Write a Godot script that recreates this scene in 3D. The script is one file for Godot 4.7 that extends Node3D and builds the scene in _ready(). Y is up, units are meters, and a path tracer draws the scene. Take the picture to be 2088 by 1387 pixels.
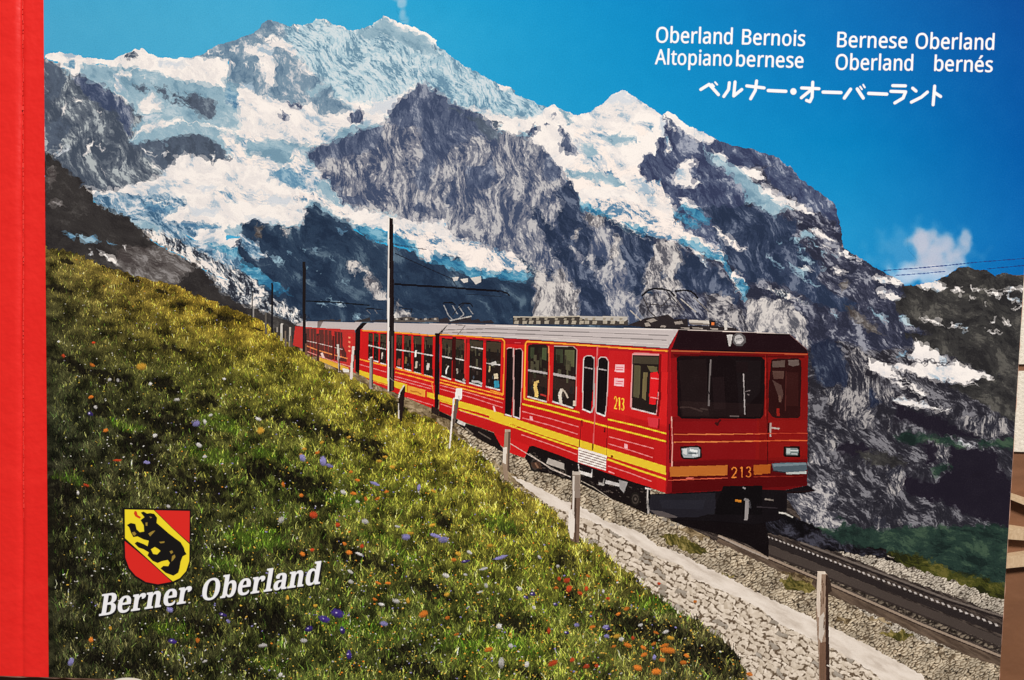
extends Node3D
# A souvenir booklet lies on a brown wooden table, photographed from above. Its cover carries a printed photograph
# (a red mountain train below snowy peaks): print is flat ink on paper, so it is inked here as paper sheets, stroke by stroke.
# Measures are taken in tenths of a millimetre on the cover (x to the right, y towards the reader).
const U := 0.0001                 # one tenth of a millimetre in metres
const TOP := 0.0062               # height of the cover above the table
const CW := 2048                  # the inked sheet
const CH := 1536
const OX := 1000.0
const OY := 660.0
const FOCAL := 1900.0
const TILT := Vector3(0.06559362, 0.00804103, 0.02535351)

var lean := Basis()               # how the camera leans over the cover
var book: Node3D
var ink: Image
var zone := PackedByteArray()
var zone_img: Image
var kinds := {}                   # name of a kind of ink -> its number
var styles := []
var cleft := 0.0
var print_mat: StandardMaterial3D
var flat_mats := {}
var used_names := {}

func lean_basis() -> Basis:
	var rx := Basis(Vector3(1, 0, 0), TILT.x)
	var ry := Basis(Vector3(0, 1, 0), TILT.y)
	var rz := Basis(Vector3(0, 0, 1), TILT.z)
	return rz * rx * ry

# a measured point of the picture -> the place on the cover it was taken from (the camera leans a little, so it is straightened)
func at(x: float, y: float) -> Vector2:
	var d := lean.transposed() * Vector3(x - 1044.0, y - 693.5, FOCAL)
	return Vector2(d.x, d.y) / d.z * FOCAL

func cv(x: float, y: float) -> Vector2:
	return at(x, y) + Vector2(OX, OY)

const TILES := {"A": 0.0, "B": 340.0, "C": 680.0, "D": 1021.0}
const COLS := [0.0, 500.0, 1000.0, 1538.0]

func pts(tile: String, text: String) -> PackedVector2Array:
	var out := PackedVector2Array()
	var ox := 0.0
	var oy := 0.0
	var k := 1.0
	if tile != "P":
		ox = COLS[int(tile[1]) - 1]
		oy = TILES[tile[0]]
		k = 3.789
	for w in text.split(" ", false):
		var c := w.split(",")
		out.append(cv(ox + float(c[0]) / k, oy + float(c[1]) / k))
	return out

func spans(poly: PackedVector2Array, w: int, h: int) -> Array:
	var out := []
	var lo := 1e9
	var hi := -1e9
	for p in poly:
		lo = minf(lo, p.y)
		hi = maxf(hi, p.y)
	var n := poly.size()
	for y in range(maxi(0, int(floor(lo))), mini(h - 1, int(ceil(hi))) + 1):
		var fy := y + 0.5
		var xs := PackedFloat32Array()
		for i in n:
			var a := poly[i]
			var b := poly[(i + 1) % n]
			if (a.y <= fy) != (b.y <= fy):
				xs.append(a.x + (fy - a.y) / (b.y - a.y) * (b.x - a.x))
		xs.sort()
		for i in range(0, xs.size() - 1, 2):
			var x0 := clampi(int(round(xs[i])), 0, w)
			var x1 := clampi(int(round(xs[i + 1])), 0, w)
			if x1 > x0:
				out.append(Rect2i(x0, y, x1 - x0, 1))
	return out

func fill(poly: PackedVector2Array, c: Color) -> void:
	if c.a >= 0.999:
		for r in spans(poly, CW, CH):
			ink.fill_rect(r, c)
	else:
		for r in spans(poly, CW, CH):
			for x in range(r.position.x, r.end.x):
				ink.set_pixel(x, r.position.y, ink.get_pixel(x, r.position.y).lerp(Color(c.r, c.g, c.b), c.a))

func rgb(r: float, g: float, b: float, a := 1.0) -> Color:
	return Color(r / 255.0, g / 255.0, b / 255.0, a)

func inked(tile: String, text: String, c: Color) -> void:
	fill(pts(tile, text), c)

func ribbon(p: PackedVector2Array, w: float) -> Array:
	var out := []
	for i in p.size() - 1:
		var d := (p[i + 1] - p[i]).normalized()
		var q := d.orthogonal() * w * 0.5
		out.append(PackedVector2Array([p[i] + q, p[i + 1] + q, p[i + 1] - q, p[i] - q]))
	return out

func stroke(tile: String, text: String, w: float, c: Color) -> void:
	for q in ribbon(pts(tile, text), w * (0.86 if w < 5.0 else 1.0)):
		fill(q, c)

# ---- kinds of ink -------------------------------------------------------------------------------------------------------------
# three tones (shade, middle, light), the way the strokes run (degrees), how long and how wide they are, contrast, leaning to light
func kind(name: String, c0: Color, c1: Color, c2: Color, angle: float, along: float, across: float, gain: float, bias: float, mode := 1) -> void:
	kinds[name] = styles.size()
	var a := deg_to_rad(angle)
	if mode == 1:
		across *= 1.7
		along = minf(along * 1.35, across * 2.3)
	styles.append(PackedFloat32Array([mode, c0.r * 255, c0.g * 255, c0.b * 255, c1.r * 255, c1.g * 255, c1.b * 255, c2.r * 255, c2.g * 255, c2.b * 255, cos(a), sin(a), 1.0 / along, 1.0 / across, gain, bias]))

func reg(tile: String, k: String, text: String) -> void:
	var v: float = kinds[k] / 255.0
	for r in spans(pts(tile, text), CW, CH):
		zone_img.fill_rect(r, Color(v, v, v))

var n_warp := FastNoiseLite.new()
var n_fine := FastNoiseLite.new()
var n_ridge := FastNoiseLite.new()
var n_fbm := FastNoiseLite.new()
var n_big := FastNoiseLite.new()
var n_bend := FastNoiseLite.new()
var n_cell := FastNoiseLite.new()
var n_cell_id := FastNoiseLite.new()

func noises() -> void:
	n_warp.seed = 3
	n_warp.noise_type = FastNoiseLite.TYPE_SIMPLEX
	n_warp.frequency = 0.048
	n_warp.fractal_octaves = 3
	n_warp.fractal_gain = 0.32
	n_fine.seed = 9
	n_fine.noise_type = FastNoiseLite.TYPE_SIMPLEX
	n_fine.frequency = 0.31
	n_fine.fractal_type = FastNoiseLite.FRACTAL_NONE
	n_ridge.seed = 21
	n_ridge.noise_type = FastNoiseLite.TYPE_SIMPLEX_SMOOTH
	n_ridge.frequency = 1.0
	n_ridge.fractal_type = FastNoiseLite.FRACTAL_RIDGED
	n_ridge.fractal_octaves = 4
	n_ridge.fractal_gain = 0.55
	n_fbm.seed = 33
	n_fbm.noise_type = FastNoiseLite.TYPE_SIMPLEX
	n_fbm.frequency = 1.0
	n_fbm.fractal_octaves = 4
	n_fbm.fractal_gain = 0.58
	n_big.seed = 41
	n_big.noise_type = FastNoiseLite.TYPE_SIMPLEX
	n_big.frequency = 0.011
	n_big.fractal_octaves = 3
	n_bend.seed = 77
	n_bend.noise_type = FastNoiseLite.TYPE_SIMPLEX_SMOOTH
	n_bend.frequency = 0.009
	n_bend.fractal_type = FastNoiseLite.FRACTAL_NONE
	n_cell.seed = 7
	n_cell.noise_type = FastNoiseLite.TYPE_CELLULAR
	n_cell.frequency = 1.0
	n_cell.fractal_type = FastNoiseLite.FRACTAL_NONE
	n_cell.cellular_return_type = FastNoiseLite.RETURN_DISTANCE2_SUB
	n_cell_id.seed = 7
	n_cell_id.noise_type = FastNoiseLite.TYPE_CELLULAR
	n_cell_id.frequency = 1.0
	n_cell_id.fractal_type = FastNoiseLite.FRACTAL_NONE
	n_cell_id.cellular_return_type = FastNoiseLite.RETURN_CELL_VALUE

# a soft grid of colours read off the cover
func grid(cols: PackedFloat32Array, rows: PackedFloat32Array, colors: Array, x: float, y: float) -> Vector3:
	var i := 0
	while i < cols.size() - 2 and x > cols[i + 1]:
		i += 1
	var j := 0
	while j < rows.size() - 2 and y > rows[j + 1]:
		j += 1
	var fx := clampf((x - cols[i]) / (cols[i + 1] - cols[i]), 0, 1)
	var fy := clampf((y - rows[j]) / (rows[j + 1] - rows[j]), 0, 1)
	var a: Vector3 = colors[j][i]
	var b: Vector3 = colors[j][i + 1]
	var c: Vector3 = colors[j + 1][i]
	var d: Vector3 = colors[j + 1][i + 1]
	return a.lerp(b, fx).lerp(c.lerp(d, fx), fy)

const BANDS := 48
var band_out := []
var lock := Mutex.new()
var sky_grid := {}
var meadow_grid := {}

func soft_grid(cols: PackedFloat32Array, rows: PackedFloat32Array, colors: Array) -> Dictionary:
	# sampled every 16 units so that each row can be read quickly
	var w := CW / 16 + 2
	var h := CH / 16 + 2
	var a := PackedVector3Array()
	a.resize(w * h)
	for j in h:
		for i in w:
			a[j * w + i] = grid(cols, rows, colors, i * 16.0, j * 16.0)
	return {"w": w, "a": a}

func look(g: Dictionary, x: float, y: float) -> Vector3:
	var w: int = g.w
	var a: PackedVector3Array = g.a
	var i := int(x) >> 4
	var j := int(y) >> 4
	var fx := x / 16.0 - i
	var fy := y / 16.0 - j
	var k := j * w + i
	return a[k].lerp(a[k + 1], fx).lerp(a[k + w].lerp(a[k + w + 1], fx), fy)

func band(which: int) -> void:
	var rows := CH / BANDS
	var out := PackedByteArray()
	out.resize(rows * CW * 3)
	var z := zone
	var at_byte := 0
	for r in rows:
		var y := which * rows + r
		for x in CW:
			var wx := n_warp.get_noise_2d(x, y) * 5.0 + n_fine.get_noise_2d(x * 0.6, y * 0.6) * 0.4
			var wy := n_warp.get_noise_2d(x + 777.0, y - 333.0) * 5.0 + n_fine.get_noise_2d(x * 0.6 + 99.0, y * 0.6) * 0.4
			var k := z[clampi(int(y + wy), 0, CH - 1) * CW + clampi(int(x + wx), 0, CW - 1)]
			var k0 := z[y * CW + x]
			if k != k0 and (k == 0 or k0 == 0 or styles[k][0] == 4.0 or styles[k0][0] == 4.0):       # the skyline and cut stone are drawn with a steadier hand
				k = z[clampi(int(y + wy * 0.4), 0, CH - 1) * CW + clampi(int(x + wx * 0.4), 0, CW - 1)]
			var s: PackedFloat32Array = styles[k]
			var c := tone(s, x, y, wx, wy)
			if s[0] == 1.0:                            # neighbouring tones of rock and snow run into each other
				var vx := n_warp.get_noise_2d(x * 0.7 + 50.0, y * 0.7 + 1500.0) * 11.0
				var vy := n_warp.get_noise_2d(x * 0.7 - 900.0, y * 0.7 + 700.0) * 11.0
				var k2 := z[clampi(int(y + vy), 0, CH - 1) * CW + clampi(int(x + vx), 0, CW - 1)]
				if k2 != k:
					var s2: PackedFloat32Array = styles[k2]
					if s2[0] == 1.0:
						c = c.lerp(tone(s2, x, y, wx, wy), 0.42)
			out[at_byte] = clampi(int(c.x), 0, 255)
			out[at_byte + 1] = clampi(int(c.y), 0, 255)
			out[at_byte + 2] = clampi(int(c.z), 0, 255)
			at_byte += 3
	lock.lock()
	band_out[which] = out
	lock.unlock()

func tone(s: PackedFloat32Array, x: int, y: int, wx: float, wy: float) -> Vector3:
	var c := Vector3.ZERO
	var m := int(s[0])
	if m == 0:      # sky
		c = look(sky_grid, x, y)
		c += Vector3.ONE * (n_fine.get_noise_2d(x * 1.7, y * 1.7) * 2.0)
	elif m == 1:    # rock and snow, lit from the upper side: slopes of a ridged surface
		var bend_u := n_bend.get_noise_2d(x, y + 200.0) * 22.0
		var bend_v := n_bend.get_noise_2d(x + 900.0, y) * 22.0
		var px := x + bend_u * 0.7 + wx * 0.4
		var py := y + bend_v * 0.7 + wy * 0.4
		var u := (px * s[10] + py * s[11]) * s[12]
		var v := (py * s[10] - px * s[11]) * s[13]
		var du := (1.9 * s[10] - 1.2 * s[11]) * s[12]
		var dv := (-1.2 * s[10] - 1.9 * s[11]) * s[13]
		var h0 := n_fbm.get_noise_2d(u, v)
		var h1 := n_fbm.get_noise_2d(u + du, v + dv)
		var broad := n_fbm.get_noise_2d(u * 0.43 + 40.0, v * 0.43)
		var ru := n_warp.get_noise_2d(x * 2.1, y * 2.1) * 0.10
		var rv := n_warp.get_noise_2d(x * 2.1 + 400.0, y * 2.1) * 0.16
		var facet := n_cell_id.get_noise_2d(u * 1.3 + wx * 0.03, v * 1.3 + wy * 0.03) * 0.40 + n_cell_id.get_noise_2d(u * 3.1 + 7.0 + ru, v * 2.7 + rv) * 0.36 + n_cell_id.get_noise_2d(u * 6.6 + ru * 2.0, v * 5.6 + 3.0 + rv * 2.0) * 0.30
		var t := 0.5 + s[15] + facet * s[14] * 0.27 + (h0 - h1) * s[14] * 0.30 + broad * s[14] * 0.34 + n_big.get_noise_2d(x * 1.3 + 300.0, y * 1.3) * 0.2 * minf(s[14], 1.8) + n_fine.get_noise_2d(x * 0.8, y * 0.8) * 0.03 * s[14]
		t = clampf(t, 0.0, 1.0)
		if t < 0.5:
			var f := smoothstep(0.02, 0.48, t)
			c = Vector3(lerpf(s[1], s[4], f), lerpf(s[2], s[5], f), lerpf(s[3], s[6], f))
		else:
			var f := smoothstep(0.5, 0.98, t)
			c = Vector3(lerpf(s[4], s[7], f), lerpf(s[5], s[8], f), lerpf(s[6], s[9], f))
	elif m == 2:    # meadow ground between the blades
		c = look(meadow_grid, x, y)
		var t := n_warp.get_noise_2d(x * 0.5, y * 0.9) * 0.6 + n_fine.get_noise_2d(x * 0.7, y * 0.7) * 0.25 + n_big.get_noise_2d(x * 0.9, y * 1.6) * 0.8
		c *= clampf(1.12 + t * 0.72, 0.3, 1.9)
	elif m == 3:    # stones: cells with dark joints, lighter towards the sun
		var u := x * s[12] + n_warp.get_noise_2d(x, y) * 0.3
		var v := y * s[13] + x * s[11] * s[13] + n_warp.get_noise_2d(x, y + 90.0) * 0.3
		var e := n_cell.get_noise_2d(u, v) + 1.0
		var e2 := n_cell.get_noise_2d(u + 0.1, v + 0.16) + 1.0
		var tone := n_cell_id.get_noise_2d(u, v) * 0.5 + 0.5
		var broken := n_warp.get_noise_2d(x * 0.8 + 500.0, y * 0.8) * 0.5 + n_fine.get_noise_2d(x * 0.5, y * 0.5) * 0.25
		var t := smoothstep(0.0, 1.0, (e + broken * s[15]) / s[15] + s[0] - 3.0)
		var small := n_cell_id.get_noise_2d(u * 2.3 + 5.0, v * 2.3) * 0.16
		var lit := clampf(0.5 + tone * 0.45 + small + (e - e2) * s[14] + broken * 0.3, 0.0, 1.0)
		c = Vector3(s[4], s[5], s[6]).lerp(Vector3(s[7], s[8], s[9]), lit)
		c = Vector3(s[1], s[2], s[3]).lerp(c, t) * (1.0 + n_big.get_noise_2d(x * 1.6, y * 1.6 + 70.0) * 0.18)
		var gap := smoothstep(0.30, 0.52, n_big.get_noise_2d(x * 5.0 + 60.0, y * 7.0)) * smoothstep(0.5, 0.1, e)
		c = c.lerp(Vector3(44, 37, 31), gap * 0.85)
	elif m == 5:    # dry-stone wall: courses of blocks along its length, with dark joints
		var px := x + n_bend.get_noise_2d(x * 2.0, y * 2.0) * 7.0 + wx * 0.55
		var py := y + n_bend.get_noise_2d(x * 2.0 + 300.0, y * 2.0) * 5.0 + wy * 0.55
		var u := px * s[10] + py * s[11]
		var v := py * s[10] - px * s[11]
		var row := floorf(v * s[13])
		var r1 := fposmod(sin(row * 12.9898) * 43758.5453, 1.0)
		var us := u * s[12] * (0.8 + r1 * 0.5) + r1 * 7.0
		var col := floorf(us)
		var h1 := fposmod(sin(row * 78.233 + col * 37.719) * 24634.6345, 1.0)
		var h2 := fposmod(sin(row * 39.346 + col * 11.135) * 14375.5964, 1.0)
		var du := minf(us - col, col + 1.0 - us) / s[12]
		var dv := minf(v * s[13] - row, row + 1.0 - v * s[13]) / s[13]
		var edge := minf(du * (0.7 + h2 * 0.6), dv) + n_fine.get_noise_2d(x * 0.5, y * 0.5) * 0.9 + n_warp.get_noise_2d(x * 1.2, y * 1.2) * 2.3
		var t := smoothstep(-0.4, 2.0 + h1 * 0.8, edge)
		var lit := clampf(0.35 + h1 * 0.45 + (0.5 - (v * s[13] - row)) * 0.35 + n_warp.get_noise_2d(x * 1.3, y * 1.3) * 0.3, 0.0, 1.0)
		c = Vector3(s[4], s[5], s[6]).lerp(Vector3(s[7], s[8], s[9]), lit)
		if h2 > 0.9:
			c *= 0.74
		c = Vector3(s[1], s[2], s[3]).lerp(c, clampf(t + maxf(0.0, n_big.get_noise_2d(x * 2.5, y * 2.5)) * 0.9, 0.0, 1.0))
	else:           # plain tone with a soft mottle
		var u := (x * s[10] + y * s[11]) * s[12]
		var v := (y * s[10] - x * s[11]) * s[13]
		var t := clampf(0.5 + s[15] + n_fbm.get_noise_2d(u, v) * s[14], 0.0, 1.0)
		if t < 0.5:
			c = Vector3(s[1], s[2], s[3]).lerp(Vector3(s[4], s[5], s[6]), t * 2.0)
		else:
			c = Vector3(s[4], s[5], s[6]).lerp(Vector3(s[7], s[8], s[9]), t * 2.0 - 1.0)
	return c

# ---- the printed landscape: where each kind of ink lies ------------------------------------------------------------------------
func make_kinds() -> void:
	kind("sky", rgb(0, 0, 0), rgb(0, 0, 0), rgb(0, 0, 0), 0, 1, 1, 0, 0, 0)
	kind("haze_face", rgb(104, 140, 164), rgb(164, 193, 207), rgb(200, 214, 221), 46, 60, 8, 2.2, 0.07)
	kind("haze_face_right", rgb(100, 138, 164), rgb(154, 186, 202), rgb(198, 212, 220), 60, 36, 9, 2.2, 0.02)
	kind("summit_rock", rgb(88, 116, 142), rgb(116, 142, 163), rgb(206, 206, 210), 65, 30, 16, 1.3, -0.04)
	kind("snow", rgb(158, 180, 198), rgb(226, 221, 220), rgb(240, 234, 230), 20, 50, 22, 1.6, 0.17)
	kind("snow_pale", rgb(178, 192, 206), rgb(205, 211, 219), rgb(222, 220, 220), 35, 60, 30, 0.6, 0.0)
	kind("shade_snow", rgb(110, 145, 167), rgb(142, 173, 190), rgb(182, 200, 210), 30, 60, 26, 1.3, 0.0)
	kind("turquoise", rgb(42, 102, 142), rgb(68, 137, 171), rgb(128, 178, 201), 30, 44, 14, 1.6, 0.0)
	kind("blue_shade", rgb(68, 110, 147), rgb(96, 140, 171), rgb(148, 180, 199), 30, 40, 14, 1.5, 0.0)
	kind("ice_fall", rgb(96, 140, 170), rgb(196, 202, 210), rgb(240, 230, 224), 18, 34, 12, 1.9, 0.1)
	kind("ice_crumbs", rgb(84, 126, 160), rgb(222, 214, 212), rgb(242, 232, 226), 25, 26, 13, 2.2, 0.16)
	kind("crevasses", rgb(62, 97, 128), rgb(124, 156, 180), rgb(212, 214, 218), 28, 30, 9, 2.0, 0.0)
	kind("seracs", rgb(42, 46, 58), rgb(130, 138, 148), rgb(236, 228, 222), 56, 17, 8, 2.6, 0.02)
	kind("left_rock", rgb(66, 76, 92), rgb(94, 103, 116), rgb(172, 180, 184), 62, 44, 14, 1.9, -0.07)
	kind("lens_rock", rgb(66, 76, 92), rgb(80, 92, 110), rgb(128, 142, 156), 60, 34, 16, 1.0, -0.1)
	kind("lit_rock", rgb(62, 74, 102), rgb(116, 120, 136), rgb(186, 185, 188), 84, 38, 11, 2.1, -0.02)
	kind("slate_rock", rgb(58, 70, 98), rgb(82, 93, 119), rgb(140, 147, 164), 76, 40, 12, 1.7, -0.1)
	kind("deep_shade", rgb(36, 48, 72), rgb(50, 62, 88), rgb(104, 114, 136), 66, 40, 12, 1.7, -0.13)
	kind("blue_dark", rgb(32, 46, 68), rgb(43, 60, 83), rgb(88, 108, 126), 42, 60, 20, 1.3, -0.12)
	kind("cliff", rgb(84, 85, 95), rgb(156, 153, 156), rgb(206, 201, 198), 84, 22, 10, 2.4, 0.05)
	kind("ridge_rock", rgb(50, 58, 88), rgb(74, 84, 112), rgb(158, 164, 180), 48, 42, 15, 1.6, -0.1)
	kind("flank", rgb(40, 43, 60), rgb(58, 61, 80), rgb(146, 148, 160), 38, 40, 11, 1.9, -0.12)
	kind("flank_low", rgb(36, 35, 43), rgb(54, 53, 61), rgb(122, 121, 128), 40, 26, 9, 2.2, -0.1)
	kind("far_hills", rgb(38, 37, 39), rgb(54, 53, 53), rgb(88, 86, 82), 25, 36, 16, 1.4, -0.08)
	kind("near_hill", rgb(42, 39, 40), rgb(53, 50, 50), rgb(78, 75, 74), 30, 60, 20, 1.1, -0.08)
	kind("scree", rgb(66, 60, 60), rgb(92, 87, 86), rgb(136, 132, 132), 22, 40, 9, 1.4, 0.0)
	kind("gorge_black", rgb(26, 22, 32), rgb(30, 26, 37), rgb(44, 40, 50), 20, 60, 30, 0.5, 0.0)
	kind("gorge_navy", rgb(30, 36, 56), rgb(40, 47, 68), rgb(78, 86, 104), 80, 40, 12, 1.6, -0.12)
	kind("crags", rgb(42, 42, 52), rgb(88, 87, 94), rgb(164, 160, 160), 86, 26, 7, 2.4, -0.04)
	kind("pale_crags", rgb(54, 54, 64), rgb(112, 111, 119), rgb(184, 180, 180), 50, 18, 8, 2.3, -0.02)
	kind("valley_green", rgb(24, 36, 34), rgb(36, 54, 48), rgb(62, 82, 66), 10, 60, 14, 1.4, -0.04)
	kind("verge", rgb(34, 36, 18), rgb(64, 66, 27), rgb(98, 92, 44), 20, 50, 14, 1.6, -0.02)
	kind("meadow", rgb(0, 0, 0), rgb(0, 0, 0), rgb(0, 0, 0), 0, 1, 1, 0, 0, 2)
	kind("ballast", rgb(92, 78, 62), rgb(128, 110, 88), rgb(192, 178, 156), 20, 10, 6, 1.5, 0.26, 3.4)
	kind("pale_ballast", rgb(96, 86, 76), rgb(146, 136, 122), rgb(194, 184, 170), 20, 9, 5, 1.5, 0.24, 3.4)
	kind("weeds", rgb(60, 58, 26), rgb(104, 94, 48), rgb(150, 134, 82), 70, 22, 9, 1.7, -0.02)
	kind("wall_face", rgb(94, 78, 62), rgb(182, 167, 148), rgb(230, 217, 202), 27, 23, 11, 1.0, 0.13, 5)
	kind("wall_cap", rgb(196, 183, 170), rgb(216, 204, 192), rgb(226, 215, 204), 27, 90, 26, 0.8, 0.1, 4)
	kind("track_bed", rgb(40, 33, 32), rgb(56, 48, 45), rgb(80, 70, 64), 27, 40, 7, 1.4, 0.0, 4)
	kind("track_stones", rgb(38, 32, 29), rgb(60, 52, 46), rgb(124, 112, 98), 20, 14, 8, 1.5, 0.5, 3.1)
	kind("rail_side", rgb(74, 60, 50), rgb(88, 73, 62), rgb(104, 87, 73), 27, 80, 12, 1.0, 0.0, 4)
	kind("black", rgb(16, 12, 14), rgb(20, 15, 17), rgb(32, 26, 28), 20, 40, 12, 0.8, 0.0, 4)
	kind("dark_bank", rgb(14, 12, 15), rgb(27, 25, 31), rgb(62, 62, 74), 24, 40, 10, 1.7, -0.12)
	kind("earth", rgb(70, 56, 38), rgb(128, 110, 82), rgb(176, 156, 124), 20, 26, 12, 1.6, 0.0)

func zones() -> void:
	# ground tones under everything, so that no sky shows through the joints
	reg("P", "snow", "820,215 900,200 1000,215 1080,260 1010,300 860,280"); reg("P", "blue_dark", "480,560 600,560 1300,420 1620,500 1660,1060 1300,1060 760,800 480,660"); reg("P", "shade_snow", "100,140 560,140 1000,260 1300,260 1300,420 560,480 250,480 100,300")
	reg("P", "flank_low", "1330,500 1700,520 1860,660 2100,660 2200,1120 1600,1160 1330,900"); reg("P", "flank", "1330,320 1560,340 1690,450 1720,560 1900,640 1800,900 1330,900")
	reg("P", "ballast", "900,860 1400,1010 2100,1330 2100,1490 1500,1490 1300,1200 1100,1040 940,920"); reg("P", "valley_green", "1640,1040 2150,1040 2150,1240 2040,1240 1780,1140 1660,1110"); reg("P", "pale_ballast", "1640,1095 1750,1115 2150,1230 2150,1490 1700,1210"); reg("P", "near_hill", "100,400 300,500 620,680 560,700 60,540")
	# the far face and the summits
	reg("A2", "haze_face", "130,300 130,185 160,150 230,155 290,190 340,205 400,180 440,195 520,180 540,140 630,150 680,190 760,200 800,235 880,225 980,185 1030,155 1070,122 1130,145 1170,170 1300,210 1400,260 1465,315 1485,350 1550,405 1700,510 1850,590 1950,645 2084,690 2084,940 1700,860 1360,700 1220,760 900,830 700,790 560,600 400,430 270,300")
	reg("A2", "haze_face_right", "1280,560 1480,420 1550,410 1700,510 1850,590 1950,645 2084,690 2084,940 1700,860 1360,660 1300,640")
	reg("A3", "haze_face_right", "-60,600 0,625 150,675 220,740 300,770 400,820 430,825 340,910 200,925 0,890 -60,880")
	reg("A2", "slate_rock", "1280,300 1400,330 1470,340 1480,390 1400,400 1330,370")
	reg("A2", "shade_snow", "880,230 1000,190 1070,130 1300,215 1400,265 1450,320 1480,400 1400,420 1200,330 1050,260 960,300 840,260")
	reg("A2", "summit_rock", "130,190 160,150 230,155 290,190 330,250 300,300 200,300 120,270"); reg("A2", "snow", "1055,118 1090,126 1170,166 1300,206 1400,254 1472,312 1466,336 1430,312 1370,272 1280,236 1180,200 1110,150"); reg("A2", "snow", "1935,640 2060,676 2050,700 1960,674"); reg("A2", "snow", "380,190 420,200 410,225 385,215"); reg("A2", "snow", "600,150 640,160 640,185 610,170"); reg("A2", "snow", "720,195 770,205 765,225 730,215")
	reg("A2", "summit_rock", "-60,310 60,260 130,185 270,300 400,430 560,600 650,660 690,760 780,800 810,850 700,880 580,880 520,800 400,830 300,790 150,730 60,740 -60,640")
	reg("A1", "summit_rock", "1450,445 1560,420 1620,375 1700,340 1830,300 1960,250 2010,220 2050,165 2084,160 2084,760 1960,720 1900,650 1760,640 1770,470 1600,440")
	reg("A2", "snow", "10,370 90,350 150,330 260,300 330,320 390,390 390,430 320,400 280,360 230,370 200,420 250,480 220,560 230,640 190,690 150,610 120,520 110,440 60,400 20,420")
	reg("A2", "snow", "140,280 200,270 250,290 240,310 160,310")
	reg("A2", "snow", "410,450 470,500 560,590 500,580 440,520")
	reg("A2", "shade_snow", "470,700 560,650 640,640 650,670 560,720 500,750")
	reg("A1", "snow", "1590,400 1620,385 1610,420"); reg("A1", "snow", "1660,380 1720,390 1700,410"); reg("A1", "snow", "1780,390 1840,340 1830,370 1800,400")
	reg("A1", "snow", "1890,370 1990,340 2084,330 2084,420 2000,440 1900,410"); reg("A1", "snow", "1880,500 1910,500 1900,540"); reg("A1", "snow", "1960,500 1975,500 1960,580")
	reg("A1", "snow", "1780,460 1815,490 1790,510")
	reg("A1", "shade_snow", "500,480 900,510 1200,545 1330,610 1600,640 1740,690 1760,640 1850,740 1990,890 1980,960 1810,1000 1600,950 1400,920 1100,900 1090,930 1000,800 850,680 620,580 520,560")
	reg("A1", "snow", "345,420 460,405 560,415 650,440 750,455 870,460 940,425 1020,395 1040,380 1110,375 1140,405 1225,440 1350,448 1450,442 1500,440 1590,440 1760,455 1770,560 1720,610 1740,690 1600,640 1330,610 1250,560 1200,545 1050,525 900,520 760,490 640,490 620,560 590,600 550,580 510,530 450,500 440,470 345,450")
	reg("A1", "snow_pale", "1210,470 1420,470 1470,520 1400,525 1220,500")
	reg("A1", "blue_shade", "490,480 570,465 560,520 530,530"); reg("A1", "blue_shade", "1760,650 1850,750 1920,830 1800,830 1740,760")
	reg("A1", "lens_rock", "960,430 1010,405 1040,400 1080,430 1050,430 990,440")
	reg("A1", "lens_rock", "1180,640 1280,680 1350,750 1440,790 1560,880 1650,915 1660,770 1430,710 1440,740 1360,740 1280,690")
	reg("A1", "lens_rock", "1180,650 1270,690 1310,790 1250,740"); reg("A1", "lens_rock", "1020,640 1130,680 1150,700 1100,720 1040,670")
	reg("A1", "lens_rock", "1310,790 1360,770 1560,860 1640,910 1560,890 1400,800")
	reg("A1", "snow", "880,560 960,545 1020,560 990,600 920,580 910,640 980,690 970,705 900,700 880,640")
	reg("A1", "snow", "1060,800 1150,740 1160,690 1180,740 1230,800 1245,850 1110,880 1080,850"); reg("A1", "snow", "1095,590 1125,595 1110,625")
	reg("A1", "snow", "870,700 950,750 1010,800 950,780"); reg("A1", "snow_pale", "1090,890 1250,880 1230,910 1120,930")
	reg("A2", "snow", "-60,640 60,740 150,735 300,790 400,830 520,800 580,880 700,880 810,850 820,810 690,760 760,770 900,790 1000,780 1200,730 1300,660 1310,665 1220,760 1100,870 1090,960 900,950 760,980 700,1060 560,1080 380,1080 200,1060 -60,1050")
	reg("A1", "snow", "1860,650 1940,640 1960,720 2084,750 2084,1050 1900,1045 1800,1030 1640,985 1600,960 1800,1005 1850,980 1990,960 1980,880 1900,800 1850,740")
	reg("A1", "snow", "1040,1010 1130,960 1300,920 1420,930 1600,955 1810,1005 1820,1040 1640,980 1500,945 1400,945 1200,990 1060,1040 1020,1100 1035,1050")
	reg("A2", "slate_rock", "270,850 300,860 350,910 320,940 280,910"); reg("A2", "slate_rock", "820,870 890,840 910,890 880,940 810,950"); reg("A2", "slate_rock", "300,790 400,800 460,830 380,830")
	reg("A2", "snow_pale", "1000,790 1200,740 1120,850 1000,880 920,860")
	# broken ice below the snow
	reg("A2", "shade_snow", "-60,1050 200,1065 400,1085 560,1085 700,1060 760,980 1090,960 1080,1010 800,1040 700,1110 520,1130 470,1160 500,1240 600,1387 -60,1387")
	reg("A2", "ice_fall", "0,1040 230,1060 500,1080 680,990 700,1060 600,1110 500,1120 300,1090 100,1080 0,1110")
	reg("A2", "ice_fall", "0,1200 90,1190 300,1280 420,1200 340,1220 390,1140 430,1160 480,1260 580,1340 600,1387 100,1387 60,1300 0,1280")
	reg("A1", "ice_fall", "1690,1030 1800,1030 1820,1100 1930,1090 1870,1170 1960,1220 2084,1200 2084,1387 1980,1387 1800,1270 1790,1200 1740,1120")
	reg("B2", "ice_fall", "80,0 220,40 420,20 560,-20 600,40 620,80 700,200 760,280 690,280 560,200 450,180 240,110 100,100")
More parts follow.
